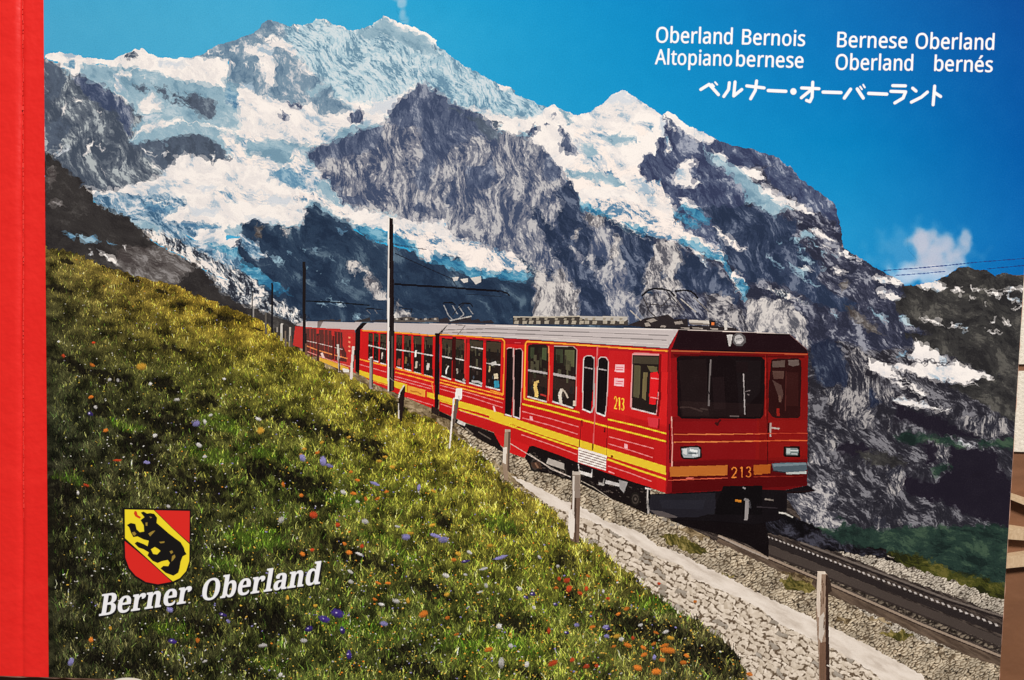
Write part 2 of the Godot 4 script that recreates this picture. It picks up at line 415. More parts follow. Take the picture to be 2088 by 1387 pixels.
	reg("B2", "blue_shade", "210,40 330,0 430,40 470,150 400,160 240,100"); reg("B2", "shade_snow", "540,160 600,100 620,110 700,210 740,280 690,270 600,210")
	# rock walls on the left
	reg("A1", "left_rock", "300,440 450,490 470,510 510,570 560,590 640,580 740,640 850,690 1000,810 1080,900 1090,940 1040,960 1020,1060 1000,1100 1150,1200 1260,1330 1180,1400 1100,1440 900,1460 740,1470 640,1490 560,1350 500,1320 300,1200")
	reg("B1", "left_rock", "300,-100 500,0 560,60 630,130 740,180 900,160 1190,90 1260,20 1100,-60")
	reg("A1", "slate_rock", "560,600 640,590 850,700 1000,820 1030,900 1000,1060 960,1000 900,860 800,830 650,740"); reg("A1", "lens_rock", "345,470 460,500 520,600 430,760 345,780"); reg("A1", "lens_rock", "360,960 480,900 560,960 460,1120 360,1180")
	reg("A1", "snow", "480,830 500,780 505,850 490,890"); reg("A1", "snow", "640,1200 700,1080 725,1070 690,1170 650,1210"); reg("A1", "snow", "380,1220 440,1150 480,1130 420,1210"); reg("A1", "snow", "540,730 600,760 650,800 600,780"); reg("A1", "snow", "720,850 770,870 780,885")
	reg("A1", "snow", "780,1290 800,1330 800,1360"); reg("A1", "snow", "760,1100 790,1150 780,1190"); reg("A1", "snow_pale", "500,1130 545,1130 470,1190 440,1200")
	reg("A1", "shade_snow", "1050,1070 1200,1000 1420,940 1560,970 1680,1040 1720,1140 1620,1070 1450,1030 1330,1050 1240,1105 1060,1100")
	reg("A1", "lens_rock", "1000,1110 1150,1090 1260,1100 1350,1040 1500,1030 1620,1070 1720,1140 1790,1230 1640,1310 1500,1250 1380,1250 1350,1310 1260,1330 1150,1240")
	reg("A1", "snow", "1080,1150 1190,1180 1190,1195 1110,1180"); reg("A1", "snow", "1240,1190 1300,1170 1260,1215"); reg("A1", "snow", "1630,1180 1660,1190 1640,1260"); reg("A1", "snow", "1720,1200 1770,1190 1780,1215"); reg("A1", "snow", "1130,1250 1220,1290 1270,1330 1200,1310")
	# the wide glacier
	reg("B1", "snow", "620,150 740,185 900,165 1190,95 1260,20 1350,-30 1380,-100 1500,-95 1640,-30 1720,-70 1860,-30 1980,0 2084,40 2084,520 1880,470 1860,430 1740,490 1740,560 1900,540 1880,700 1700,640 1500,560 1300,450 1100,330 900,240 700,220")
	reg("B2", "snow", "-60,120 0,100 100,95 240,110 450,180 560,210 690,285 900,330 1100,370 1150,390 1200,350 1300,410 1400,390 1540,400 1540,450 1600,500 1650,560 1850,600 2000,640 2084,660 2084,800 1900,800 1780,780 1700,720 1550,690 1400,640 1250,560 1050,480 850,450 720,390 600,300 500,260 470,300 460,440 400,450 300,450 200,430 -60,440")
	reg("B2", "snow_pale", "0,180 200,220 380,260 300,300 100,280 0,260"); reg("B2", "ice_crumbs", "440,200 560,215 700,300 830,370 760,380 640,310 520,250 400,260 380,230")
	reg("B2", "snow_pale", "0,360 200,400 330,430 150,430 0,410")
	reg("B1", "crevasses", "710,225 900,195 1060,220 1300,200 1400,240 1430,300 1330,300 1150,250 1200,290 1370,320 1340,360 1280,370 1250,420 1440,425 1700,440 1720,480 1500,490 1500,540 1350,500 1200,440 1000,400 860,340 760,300")
	reg("B1", "blue_shade", "1200,280 1380,310 1330,360 1200,340 1080,290"); reg("B1", "blue_shade", "1380,430 1700,450 1680,490 1480,480"); reg("B1", "ice_fall", "1660,200 1760,160 1900,200 2084,230 2084,270 1900,270 1720,260")
	reg("B1", "snow_pale", "1500,150 1680,140 1660,180 1540,180"); reg("B1", "snow_pale", "1440,300 1700,330 1660,380 1480,370")
	reg("B1", "crevasses", "1240,440 1500,570 1750,610 1880,700 2084,800 2084,930 1800,790 1600,690 1400,600 1250,520")
	reg("B1", "turquoise", "1880,560 1960,620 2084,740 2084,860 1960,800 1860,720 1700,660 1560,600 1740,610 1880,640")
	reg("B1", "seracs", "1090,480 1160,470 1300,530 1500,620 1700,730 1900,830 2084,970 2084,1080 1950,960 1800,890 1640,830 1500,740 1300,640 1200,580 1110,530")
	reg("B1", "seracs", "1490,790 1560,790 1700,860 1900,920 2100,1080 2150,1160 1980,1100 1760,1010 1640,930")
	# the dark slope under the glacier
	reg("B2", "blue_dark", "460,320 520,290 600,340 680,390 780,430 850,500 1000,580 1250,640 1400,740 1560,780 1750,850 2100,900 2200,880 2200,1260 500,1260 330,1150 200,1000 0,780 -80,600 0,470 200,450 400,470 470,440")
	reg("B1", "blue_dark", "1870,470 1950,400 2084,440 2084,860 1980,800 1920,700 1980,600 1900,530")
	reg("B3", "blue_dark", "-60,850 0,850 130,880 250,890 310,840 340,1000 340,1180 -60,1220")
	reg("B2", "turquoise", "830,440 940,450 1100,510 1250,560 1350,610 1440,640 1560,700 1700,740 1800,800 2000,810 2084,800 2084,880 1900,850 1750,850 1640,800 1400,730 1250,630 1100,590 980,570 870,500")
	reg("B3", "turquoise", "-60,780 0,790 130,810 310,815 300,850 250,890 150,880 0,850 -60,850")
	reg("B2", "ice_crumbs", "1150,480 1300,500 1420,500 1540,560 1660,570 1850,610 2000,640 2084,670 2084,800 1900,810 1780,790 1700,760 1640,680 1560,620 1480,600 1450,680 1420,740 1360,680 1340,630 1280,580 1160,520")
	reg("B3", "ice_crumbs", "-60,600 0,620 120,650 210,690 280,780 310,805 220,820 100,790 0,770 -60,780")
	reg("B2", "crevasses", "-40,520 60,560 120,640 170,690 120,720 40,690 -40,620"); reg("B2", "turquoise", "-40,740 100,790 200,870 340,970 230,970 160,930 60,860 -40,790")
	reg("B2", "seracs", "-60,870 60,920 200,1000 330,1070 500,1180 470,1200 380,1220 300,1160 180,1100 60,1020 -60,960")
	for f in ["300,650 370,660 360,680 320,670", "170,680 230,690 310,740 230,730", "650,705 700,735 670,725", "640,1010 770,1070 730,1080 660,1030", "740,880 800,900 820,920 780,905", "820,1120 920,1180 880,1180", "550,1050 640,1070 590,1075", "470,770 500,790 480,800", "440,620 470,640 450,650", "500,620 560,640 530,650", "550,790 580,810 560,810"]:
		reg("B2", "shade_snow", f)
	reg("B2", "cliff", "800,720 860,730 900,770 960,790 980,840 1030,880 1060,950 1090,990 1080,1030 1000,1010 930,930 900,860 950,830 880,790 840,770 850,860 820,800 780,780"); reg("B2", "cliff", "1150,1020 1220,1090 1170,1095"); reg("B2", "cliff", "270,470 330,480 350,520 310,540")
	reg("B2", "scree", "80,460 130,460 120,560 80,540"); reg("B2", "blue_shade", "700,480 790,490 760,510")
	reg("B2", "cliff", "1150,1090 1290,1130 1300,1180 1150,1180")
	# the rock pyramid in the middle
	reg("A2", "lit_rock", "1360,635 1450,690 1650,810 1750,850 1860,920 1970,1020 2084,1040 2084,1387 600,1387 560,1300 500,1240 470,1160 520,1130 690,1100 760,1040 900,1000 1090,960 1110,860 1210,760 1310,690")
	reg("A3", "lit_rock", "-60,920 0,960 80,1020 200,1030 300,1060 330,1110 420,1150 470,1220 520,1290 570,1387 -60,1387")
	reg("B2", "lit_rock", "600,0 2084,0 2084,660 1850,600 1650,560 1560,480 1530,400 1300,420 1100,360 900,330 760,290 700,200")
	reg("B3", "lit_rock", "-60,0 570,0 580,70 660,150 680,280 720,330 870,400 950,440 1080,520 1200,540 1290,600 1290,850 1180,900 1180,1200 330,1200 330,800 240,700 120,650 -60,620")
	reg("A2", "slate_rock", "1360,635 1640,810 1880,930 1970,1030 1930,1080 1780,1050 1650,1100 1600,1160 1480,1240 1430,1387 1280,1387 1360,1240 1360,1050 1300,960 1240,980 1100,960 1110,860 1210,760")
	reg("A2", "slate_rock", "470,1160 690,1100 760,1050 900,1000 1080,970 1040,1050 1000,1150 800,1210 640,1230 560,1290 500,1240")
	reg("A2", "lens_rock", "1560,830 1620,830 1700,900 1840,930 1980,1040 1960,1090 1880,1060 1760,930")
	for f in ["1290,0 1430,0 1440,120 1400,200 1330,160", "1700,0 1930,0 1910,160 1800,190 1700,150 1720,80", "620,60 700,150 760,270 860,300 980,310 900,230 760,220 700,130", "1560,330 1640,240 1600,180 1560,220", "1320,250 1420,330 1380,380 1300,330"]:
		reg("B2", "slate_rock", f)
	reg("A3", "slate_rock", "400,1140 470,1220 520,1290 545,1387 420,1387"); reg("A3", "slate_rock", "-20,1240 20,1260 40,1387 -20,1387")
	reg("B3", "deep_shade", "480,200 600,110 660,160 680,280 720,340 700,400 760,470 830,560 750,640 760,750 820,860 900,1000 940,1090 930,1180 690,1180 690,960 640,870 600,800 560,740 450,720 530,680 560,560 500,420 560,300")
	reg("B3", "deep_shade", "870,400 1090,530 1270,570 1290,620 1210,740 1190,800 1160,1000 1100,980 1040,950 1060,830 1010,680 1000,560 940,490 880,460")
	reg("B3", "deep_shade", "310,300 380,330 420,420 500,480 560,560 520,700 460,640 380,480 330,400"); reg("B3", "slate_rock", "400,0 520,0 480,90 420,100")
	reg("B3", "cliff", "620,560 650,500 690,480 680,540 640,580"); reg("B3", "cliff", "720,380 760,350 880,390 880,440 830,480 760,450"); reg("B3", "lit_rock", "600,600 720,680 740,770 680,720")
	reg("B3", "lit_rock", "760,600 820,530 920,480 980,520 1010,700 1030,830 960,960 1000,1090 940,1150 900,1050 870,940 920,860 800,780 740,680")
	reg("B3", "cliff", "950,500 980,500 1005,640 950,740 930,690"); reg("B3", "deep_shade", "800,700 900,710 890,780 820,790")
	reg("B3", "cliff", "330,800 420,790 450,830 480,830 510,790 560,780 580,850 640,910 685,970 680,1060 660,1180 330,1180 340,950")
	reg("B3", "deep_shade", "425,790 470,800 480,850 460,890 430,850")
	reg("B3", "cliff", "1290,570 1420,570 1490,640 1480,740 1420,850 1500,940 1400,960 1200,960 1170,1000 1190,880 1200,790 1230,730")
	reg("B3", "deep_shade", "1310,820 1345,800 1340,850 1315,870")
	reg("B3", "pale_crags", "1170,990 1420,960 1470,1100 1440,1170 1200,1190 1140,1080")
	# the white horn
	reg("A3", "snow", "340,910 430,830 485,803 530,830 600,865 640,890 720,880 800,845 880,790 940,730 1000,695 1050,705 1130,760 1220,820 1300,870 1340,890 1350,1050 1280,1080 1270,1190 1190,1200 1140,1300 1200,1400 570,1400 520,1290 470,1220 420,1150 330,1110 300,1060 350,1000")
	reg("A3", "snow", "-60,860 0,870 200,915 350,900 340,980 280,1020 150,1030 80,1010 20,920 -60,880")
	reg("A2", "snow", "1680,820 1760,810 1860,850 2084,920 2084,1030 1990,1010 1940,930 1860,890")
	reg("A3", "lens_rock", "0,940 50,930 80,980 40,980"); reg("A3", "snow_pale", "1000,700 1060,720 1130,780 1100,800 900,800 860,820 930,745"); reg("A3", "snow_pale", "1310,900 1350,900 1350,1050 1310,1040")
	reg("A3", "shade_snow", "530,830 600,870 620,930 640,960 600,960 560,890"); reg("A3", "slate_rock", "270,1030 360,960 370,1000 310,1060"); reg("A3", "slate_rock", "470,890 500,860 490,900"); reg("A3", "slate_rock", "420,960 445,940 440,985")
	reg("A3", "slate_rock", "520,960 580,1020 640,1100 700,1190 640,1215 570,1190 545,1100 560,1050 530,1000"); reg("A3", "slate_rock", "710,1195 760,1230 850,1205 850,1240 760,1258")
	reg("A3", "ice_fall", "640,1010 740,980 900,1010 920,1050 1120,1050 1130,1100 900,1120 880,1180 950,1210 1050,1300 1150,1400 580,1400 570,1300 680,1220 660,1120")
	reg("A3", "shade_snow", "690,1100 760,1090 820,1170 760,1220 700,1180"); reg("A3", "ice_fall", "1100,930 1240,950 1260,1020 1180,1040 1080,990")
	reg("A3", "shade_snow", "840,1060 1000,1040 1120,1060 1100,1110 920,1110")
	reg("B3", "ice_crumbs", "560,20 1180,0 1300,100 1450,250 1450,330 1420,400 1500,480 1650,560 1780,640 1800,740 1850,800 2000,860 2084,960 2084,1030 1940,1020 1890,900 1800,760 1700,700 1600,640 1430,570 1290,560 1200,530 1100,500 1000,440 850,380 700,280 660,180 590,100")
	reg("B3", "snow", "700,160 1000,170 1280,240 1390,310 1380,380 1200,300 1000,240 720,250 680,210"); reg("B3", "snow", "900,100 1080,60 1250,150 1300,210 1100,180")
	reg("B3", "shade_snow", "580,20 800,40 980,80 1060,160 900,130 700,90 600,80"); reg("B3", "turquoise", "690,265 830,320 950,390 930,410 800,370 700,310")
	reg("B3", "turquoise", "990,420 1100,490 1200,540 1200,460 1120,450 1050,440"); reg("B3", "turquoise", "1440,565 1600,560 1700,640 1800,700 1850,800 1900,900 1950,1030 2084,1020 2084,960 1990,900 1840,840 1780,730 1700,700 1560,640")
	reg("B3", "ice_crumbs", "1500,480 1650,560 1780,620 1800,700 1760,690 1640,600 1520,540"); reg("B3", "ice_crumbs", "1880,800 2000,870 2010,890 1920,850"); reg("B3", "snow", "2010,960 2060,960 2084,1000 2040,1010")
	# the long ridge on the right
	reg("A3", "ridge_rock", "1340,890 1370,862 1430,890 1510,965 1600,1000 1690,1045 1760,1085 1900,1130 2020,1150 2150,1200 2150,1400 1200,1400 1140,1300 1190,1200 1270,1190 1280,1080 1350,1050")
	reg("A4", "ridge_rock", "-60,1150 0,1170 80,1185 160,1200 230,1260 300,1310 350,1400 -60,1400")
	reg("A3", "snow", "1330,885 1370,862 1430,890 1510,965 1600,1000 1690,1045 1735,1078 1690,1110 1620,1090 1520,1040 1430,960 1390,920 1400,1000 1370,960")
	reg("A3", "slate_rock", "1350,900 1390,920 1420,970 1390,980"); reg("A3", "ice_fall", "1340,1050 1380,1060 1400,1150 1370,1180"); reg("A3", "snow", "1400,980 1440,1000 1400,1010")
	reg("A3", "snow", "1730,1165 1840,1220 1800,1250 1720,1200"); reg("A3", "snow", "1480,1240 1560,1230 1590,1260 1540,1290 1540,1340 1500,1400 1440,1330"); reg("A3", "snow", "1890,1300 1960,1290 2150,1300 2150,1360 1960,1330")
	reg("A3", "shade_snow", "1630,1130 1700,1180 1880,1280 2000,1340 2150,1390 2150,1400 1850,1400 1750,1290 1680,1200"); reg("A3", "snow", "1520,1220 1580,1230 1570,1245")
	reg("B3", "ridge_rock", "1180,0 2150,0 2150,970 1900,840 1780,640 1500,480 1440,330 1300,120")
	reg("B3", "deep_shade", "1600,330 1700,380 1720,450 1860,560 2150,690 2150,260 1980,280 1900,310 1760,300"); reg("B3", "deep_shade", "1700,450 2150,700 2150,950 1900,830 1800,690")
	reg("B3", "snow", "1400,60 1460,0 1530,0 1560,90 1640,130 1560,150 1500,160 1420,140"); reg("B3", "snow", "1450,225 1500,240 1570,270 1630,345 1560,310 1480,290"); reg("B3", "turquoise", "1470,290 1560,310 1690,400 1705,440 1600,420 1500,350")
	reg("B3", "turquoise", "1420,340 1500,380 1600,440 1620,490 1530,460 1440,400"); reg("B3", "ice_crumbs", "1700,450 1760,480 1860,560 1990,650 1950,650 1850,600 1780,540")
	reg("B3", "shade_snow", "1780,0 1900,0 2084,100 2150,150 2150,250 2084,290 1980,220 1920,130"); reg("B3", "snow", "1880,0 2150,0 2150,70 2060,90 1960,60")
	reg("B3", "cliff", "1980,380 2000,345 2020,370 1990,405")
	reg("B3", "deep_shade", "1430,600 1560,680 1700,740 1800,850 1880,900 1920,1040 1880,1060 1850,990 1640,980 1500,940 1430,850 1490,700"); reg("B3", "ice_fall", "1530,630 1620,660 1690,780 1640,740")
	reg("B4", "flank", "-60,0 280,-10 340,80 420,140 520,210 600,270 635,330 660,420 675,520 680,600 700,640 800,690 900,760 1000,810 1060,845 1140,890 1200,960 1200,1400 -60,1400")
	reg("B4", "deep_shade", "-60,300 60,310 180,375 340,430 290,540 380,640 520,760 480,860 640,1000 800,1060 700,1130 500,1060 380,1000 250,930 100,880 -60,900")
	reg("B4", "ridge_rock", "80,0 280,-10 340,80 520,210 600,270 640,340 670,500 500,380 470,350 320,250 160,160 100,100")
	reg("B4", "flank", "500,360 640,430 680,600 640,590 540,470 380,400 300,350 420,340")
	reg("B4", "shade_snow", "-60,80 60,150 160,230 300,320 200,365 160,380 60,320 -60,270")
	for f in ["-60,0 40,20 80,90 0,95 -60,80", "30,150 110,150 160,180 240,240 420,310 470,375 400,365 300,310 240,270 240,290 200,315 170,280 130,260 160,230 60,210", "430,470 500,490 600,550 630,590 560,570 470,530", "640,635 700,650 800,700 730,705 660,665", "330,765 400,770 460,805 380,810", "590,775 680,790 740,830 640,820", "515,595 560,600 590,630 530,615", "345,415 380,420 370,440", "780,720 825,720 810,740", "900,840 960,840 1130,880 1150,920 1050,910 950,880", "940,930 990,930 1020,970 1100,980 1130,1030 1270,1060 1200,1080 1090,1085 1110,1040 1010,1020 950,980", "1140,920 1200,940 1300,955 1450,960 1380,990 1200,975", "1280,990 1320,990 1340,1045 1290,1050"]:
		reg("B4", "snow", f)
	for f in ["360,490 400,480 470,540 370,555", "290,550 340,535 360,590 310,590", "345,685 380,685 460,745 460,760 400,730", "70,665 130,690 240,795 180,760", "255,735 330,765 390,800 380,860 530,930 480,925 360,860 285,820 340,830", "400,575 445,580 430,600", "460,600 500,600 480,620", "350,625 390,635 370,650", "170,570 210,590 200,600", "520,760 550,770 540,790", "580,1105 640,1130 665,1165 620,1140", "880,1095 960,1130 1040,1190 1030,1210 940,1150", "1120,1170 1160,1140 1280,1190 1400,1250 1540,1290 1440,1295 1300,1250 1190,1225", "510,660 540,660 540,700", "590,680 640,690 630,710"]:
		reg("B4", "shade_snow", f)
	reg("B4", "scree", "650,900 720,880 720,940 670,960"); reg("B4", "scree", "700,1050 900,1200 1000,1300 900,1290 760,1180"); reg("B4", "seracs", "60,920 200,950 300,1000 430,1060 340,1040 220,1000 100,950")
	reg("B4", "far_hills", "1150,920 1250,912 1350,912 1400,880 1500,835 1590,770 1650,770 1700,795 1800,795 1850,840 1920,815 1990,835 2250,840 2250,1490 1800,1490 1500,1330 1250,1240 1100,1120 1080,1060 1150,1000")
	for f in ["1250,910 1350,905 1340,925", "1540,930 1570,930 1620,960 1600,975 1550,970", "1675,920 1750,940 1720,965 1690,945", "1760,950 1860,970 1910,960 1900,1015 1830,990", "1910,960 2000,930 2200,912 2200,945 1980,965", "1940,990 1970,1000 2060,1020 2060,1042 1980,1035", "1280,1165 1400,1180 1480,1225 1400,1215", "1510,1205 1600,1220 1570,1235 1520,1230", "1790,1275 1880,1260 1890,1272 1820,1290", "1920,1185 1980,1200 1985,1225 1940,1215", "2000,1080 2060,1090 2060,1105 2010,1100", "1660,990 1700,1005 1690,1025 1665,1010", "1590,1230 1660,1245 1650,1265 1600,1250", "1250,905 1400,890 1500,940 1430,960 1300,940", "1780,1035 1810,1040 1790,1055", "1820,1185 1860,1185 1850,1205"]:
		reg("B4", "snow", f)
	# the gorge at the lower right
	reg("C4", "flank_low", "380,60 2250,60 2250,1400 380,1400"); reg("C4", "flank", "380,0 1250,0 1200,120 860,130 600,20 380,140"); reg("C4", "far_hills", "1150,0 2250,0 2250,830 1800,560 1500,400 1880,340 1500,170 1250,80")
	reg("B4", "snow", "1230,1370 1260,1350 1340,1380 1300,1400")
	reg("C4", "gorge_navy", "430,60 600,40 700,150 720,300 710,400 540,410 480,350 440,220"); reg("C4", "crags", "540,430 730,400 740,250 770,100 860,140 870,330 1000,400 1100,480 1050,560 930,560 940,740 760,740 640,620 550,500")
	reg("C4", "gorge_navy", "880,420 920,430 960,560 900,560"); reg("C4", "gorge_black", "1060,520 1200,590 1430,640 1560,720 1750,800 1500,800 1350,740 1100,660 1080,580")
	reg("C4", "gorge_black", "1490,840 1700,890 1880,910 1890,1050 1990,1150 1985,1400 1500,1400 1350,1200 1500,1060 1520,950"); reg("C4", "gorge_black", "650,830 850,850 900,920 760,940 640,920"); reg("C4", "gorge_black", "1160,1100 1360,1150 1500,1330 1200,1250 1140,1180"); reg("C4", "gorge_black", "1310,850 1400,840 1420,1000 1330,1010")
	reg("C4", "snow", "870,180 1000,230 1150,240 1200,235 1400,225 1470,240 1560,210 1600,240 1700,280 1850,330 1840,357 1670,345 1650,365 1720,385 1620,392 1440,370 1280,330 1180,290 1060,270 1100,310 1290,430 1320,490 1200,450 1060,370 930,300 870,260")
	reg("C4", "snow", "1180,180 1240,140 1230,90 1260,65 1340,90 1400,130 1440,170 1500,210 1440,240 1460,215 1370,210 1320,215 1250,225"); reg("C4", "snow", "1080,500 1150,490 1300,530 1430,590 1520,585 1500,600 1350,590 1200,560 1110,540")
	for f in ["1040,345 1130,350 1250,390 1200,400 1090,370", "1090,400 1200,410 1290,450 1260,460 1150,430", "1300,360 1440,385 1420,400 1330,390", "1100,460 1180,460 1260,480 1200,485"]:
		reg("C4", "flank_low", f)
	reg("C4", "snow", "1220,400 1300,430 1310,470 1230,430"); reg("C4", "blue_shade", "1110,140 1190,145 1160,170 1120,165")
	for f in ["530,720 560,760 610,740 650,810 610,860 620,910 570,910 540,830", "1410,840 1490,830 1500,990 1430,1000", "890,620 940,610 950,720 910,740", "1030,640 1060,650 1065,740 1040,750", "930,960 970,960 950,1010", "1000,1040 1140,1030 1160,1150 1100,1260 1000,1240 1040,1150", "430,720 490,730 480,800 440,810"]:
		reg("C4", "crags", f)
	reg("C4", "snow_pale", "1570,830 1620,830 1690,870 1670,890 1600,860"); reg("C4", "valley_green", "1180,760 1500,800 1680,880 1500,870 1400,830 1200,860 1060,800"); reg("C4", "valley_green", "1350,1050 1500,1000 1530,1020 1400,1100")
	reg("C4", "valley_green", "1700,830 2150,800 2150,900 1760,870"); reg("C4", "far_hills", "760,900 1000,920 1200,1000 1100,1030 900,1010"); reg("C4", "crags", "1550,640 1950,650 1990,780 1760,790 1600,720")
	reg("C4", "pale_crags", "250,1210 400,1240 480,1150 640,1150 640,1300 500,1400 250,1400"); reg("C4", "pale_crags", "430,930 540,940 600,1000 560,1010 440,1000"); reg("C4", "pale_crags", "640,1080 760,1040 800,1080 660,1110")
	reg("B4", "cliff", "-60,1060 120,1015 230,1020 310,1070 340,1130 410,1190 415,1400 270,1285 -60,1280")
	reg("B3", "cliff", "1970,1040 2084,1010 2150,1030 2150,1290 1990,1270"); reg("B3", "pale_crags", "1640,980 1860,990 1890,1090 1960,1120 2000,1270 1640,1270 1680,1100")
	reg("C4", "cliff", "270,0 415,0 410,120 380,110")
	# the valley floor below the line
	reg("D4", "valley_green", "560,150 900,200 1200,240 1900,180 2200,230 2200,640 1930,640 1500,540 1200,430 1020,400 800,340 640,260"); reg("D4", "flank_low", "640,0 2200,0 2200,160 1900,190 1200,200 900,220 700,170"); reg("D4", "gorge_black", "1450,0 2200,0 2200,130 1960,200 1650,110")
	reg("D4", "crags", "920,130 1020,120 1030,220 950,230"); reg("D4", "crags", "1110,140 1180,150 1190,200 1130,190"); reg("D4", "pale_crags", "250,20 400,-40 560,60 700,150 640,225 480,200 350,150 260,80"); reg("D4", "verge", "1020,400 1100,390 1300,430 1500,530 1920,640 2150,700 2150,820 1930,760 1700,690 1500,610 1300,540 1100,480")
	reg("D4", "black", "820,360 1020,370 1030,430 1120,480 1000,460 880,420")
	# hill before the glacier
	reg("B1", "near_hill", "340,-120 400,-80 500,0 560,60 640,120 630,150 700,200 720,270 860,350 960,370 1000,400 1090,480 1110,530 1250,620 1400,700 1530,750 1640,880 1760,1000 1880,1110 2000,1180 1360,940 1000,850 800,780 620,690 340,610")
	reg("B1", "scree", "920,640 1000,615 1250,620 1400,700 1480,760 1500,800 1400,840 1380,910 1240,890 1000,840 880,750"); reg("B1", "scree", "365,0 420,0 440,60 370,170"); reg("B1", "scree", "370,270 480,270 500,290 370,300")
	reg("B1", "blue_shade", "480,510 540,505 580,545 650,530 720,540 790,575 740,565 700,590 640,585 600,550 520,550"); reg("B1", "blue_shade", "820,570 900,590 905,605 830,590"); reg("B1", "snow", "770,655 830,670 915,710 900,745 850,730 800,700"); reg("B1", "snow", "680,655 720,665 715,680 690,675"); reg("B1", "snow", "935,610 965,615 970,640 945,630")
	# railway ground
	reg("P", "earth", "600,700 740,756 800,790 900,838 960,868 960,900 880,880 760,800 620,730"); reg("P", "earth", "790,800 880,846 925,880 990,925 1030,975 1100,1015 1150,1040 1120,900 1000,870 900,820")
	reg("P", "ballast", "925,872 1000,878 1080,905 1180,960 1290,985 1352,1010 1345,1045 1400,1090 1480,1105 1700,1250 2060,1360 2100,1490 1920,1490 1881,1377 1762,1311 1665,1264 1550,1211 1488,1179 1422,1148 1343,1113 1304,1084 1238,1063 1185,1034 1143,1021 1060,975 990,930")
	reg("P", "track_bed", "1330,1040 1480,1000 1600,1010 1660,1100 1802,1165 2060,1258 2060,1350 2037,1340 1881,1290 1665,1200 1538,1140 1440,1095")
	reg("P", "pale_ballast", "1700,1124 1750,1128 1812,1142 1880,1163 1934,1182 1987,1200 2045,1229 2060,1260 2040,1253 1987,1232 1881,1190 1802,1163")
	reg("P", "track_stones", "1545,1110 1600,1124 1700,1170 1800,1215 1900,1262 2040,1316 2040,1330 1881,1268 1700,1190 1600,1148")
	reg("P", "rail_side", "1464,1094 1538,1127 1665,1182 1881,1277 2050,1342 2050,1362 1980,1340 1860,1287 1665,1202 1538,1140 1460,1104")
	reg("D3", "weeds", "1300,270 1400,250 1520,290 1640,360 1700,400 1600,410 1480,380 1380,330"); reg("D3", "earth", "1440,200 1560,215 1700,290 1640,300 1500,260"); reg("D4", "weeds", "190,620 300,580 420,600 480,690 380,710 260,680"); reg("D4", "earth", "190,540 330,560 460,610 440,640 300,600"); reg("D4", "weeds", "960,1020 1150,1000 1240,1050 1100,1080"); reg("D3", "weeds", "1780,560 1880,580 1860,600"); reg("D4", "earth", "780,870 900,900 1000,900 1060,960 920,920"); reg("D4", "earth", "640,880 760,930 720,960 640,920")
	reg("P", "wall_cap", "1040,968 1080,985 1143,1017 1185,1034 1238,1063 1304,1084 1343,1113 1383,1127 1422,1148 1488,1179 1550,1211 1665,1264 1762,1311 1881,1377 1930,1490 1860,1490 1786,1375 1749,1351 1696,1322 1591,1274 1550,1240 1501,1216 1462,1200 1412,1179 1391,1153 1351,1140 1290,1108 1238,1076 1185,1055 1120,1030 1060,985")
	reg("P", "wall_face", "1120,1030 1185,1055 1238,1076 1290,1108 1351,1140 1391,1153 1412,1179 1462,1200 1501,1216 1550,1240 1591,1274 1696,1322 1749,1351 1786,1375 1860,1490 1500,1490 1500,1340 1440,1290 1360,1245 1290,1180 1200,1115 1150,1060")
	reg("D4", "dark_bank", "-60,-20 250,-10 250,90 340,140 480,205 560,260 680,330 860,365 1030,395 1035,450 900,430 760,410 620,395 500,360 380,330 300,300 160,260 60,240 -60,240")
	reg("P", "near_hill", "556,640 608,664 612,720 640,740 600,730 570,700")
	# meadow
	reg("P", "meadow", "60,495 95,504 127,509 158,519 211,543 264,559 325,575 359,581 412,607 464,625 509,643 540,657 579,694 595,704 624,722 650,738 690,759 724,772 759,793 790,801 815,820 840,842 877,852 922,882 975,920 1001,944 1028,981 1060,1000 1106,1026 1137,1047 1164,1087 1190,1103 1216,1111 1245,1140 1264,1158 1290,1169 1311,1195 1338,1216 1369,1237 1391,1258 1422,1264 1443,1285 1475,1306 1501,1332 1520,1370 1530,1490 60,1490")

func cgrid(rows: Array) -> Array:
	return rows.map(func(r): return r.map(func(c): return Vector3(c[0], c[1], c[2])))

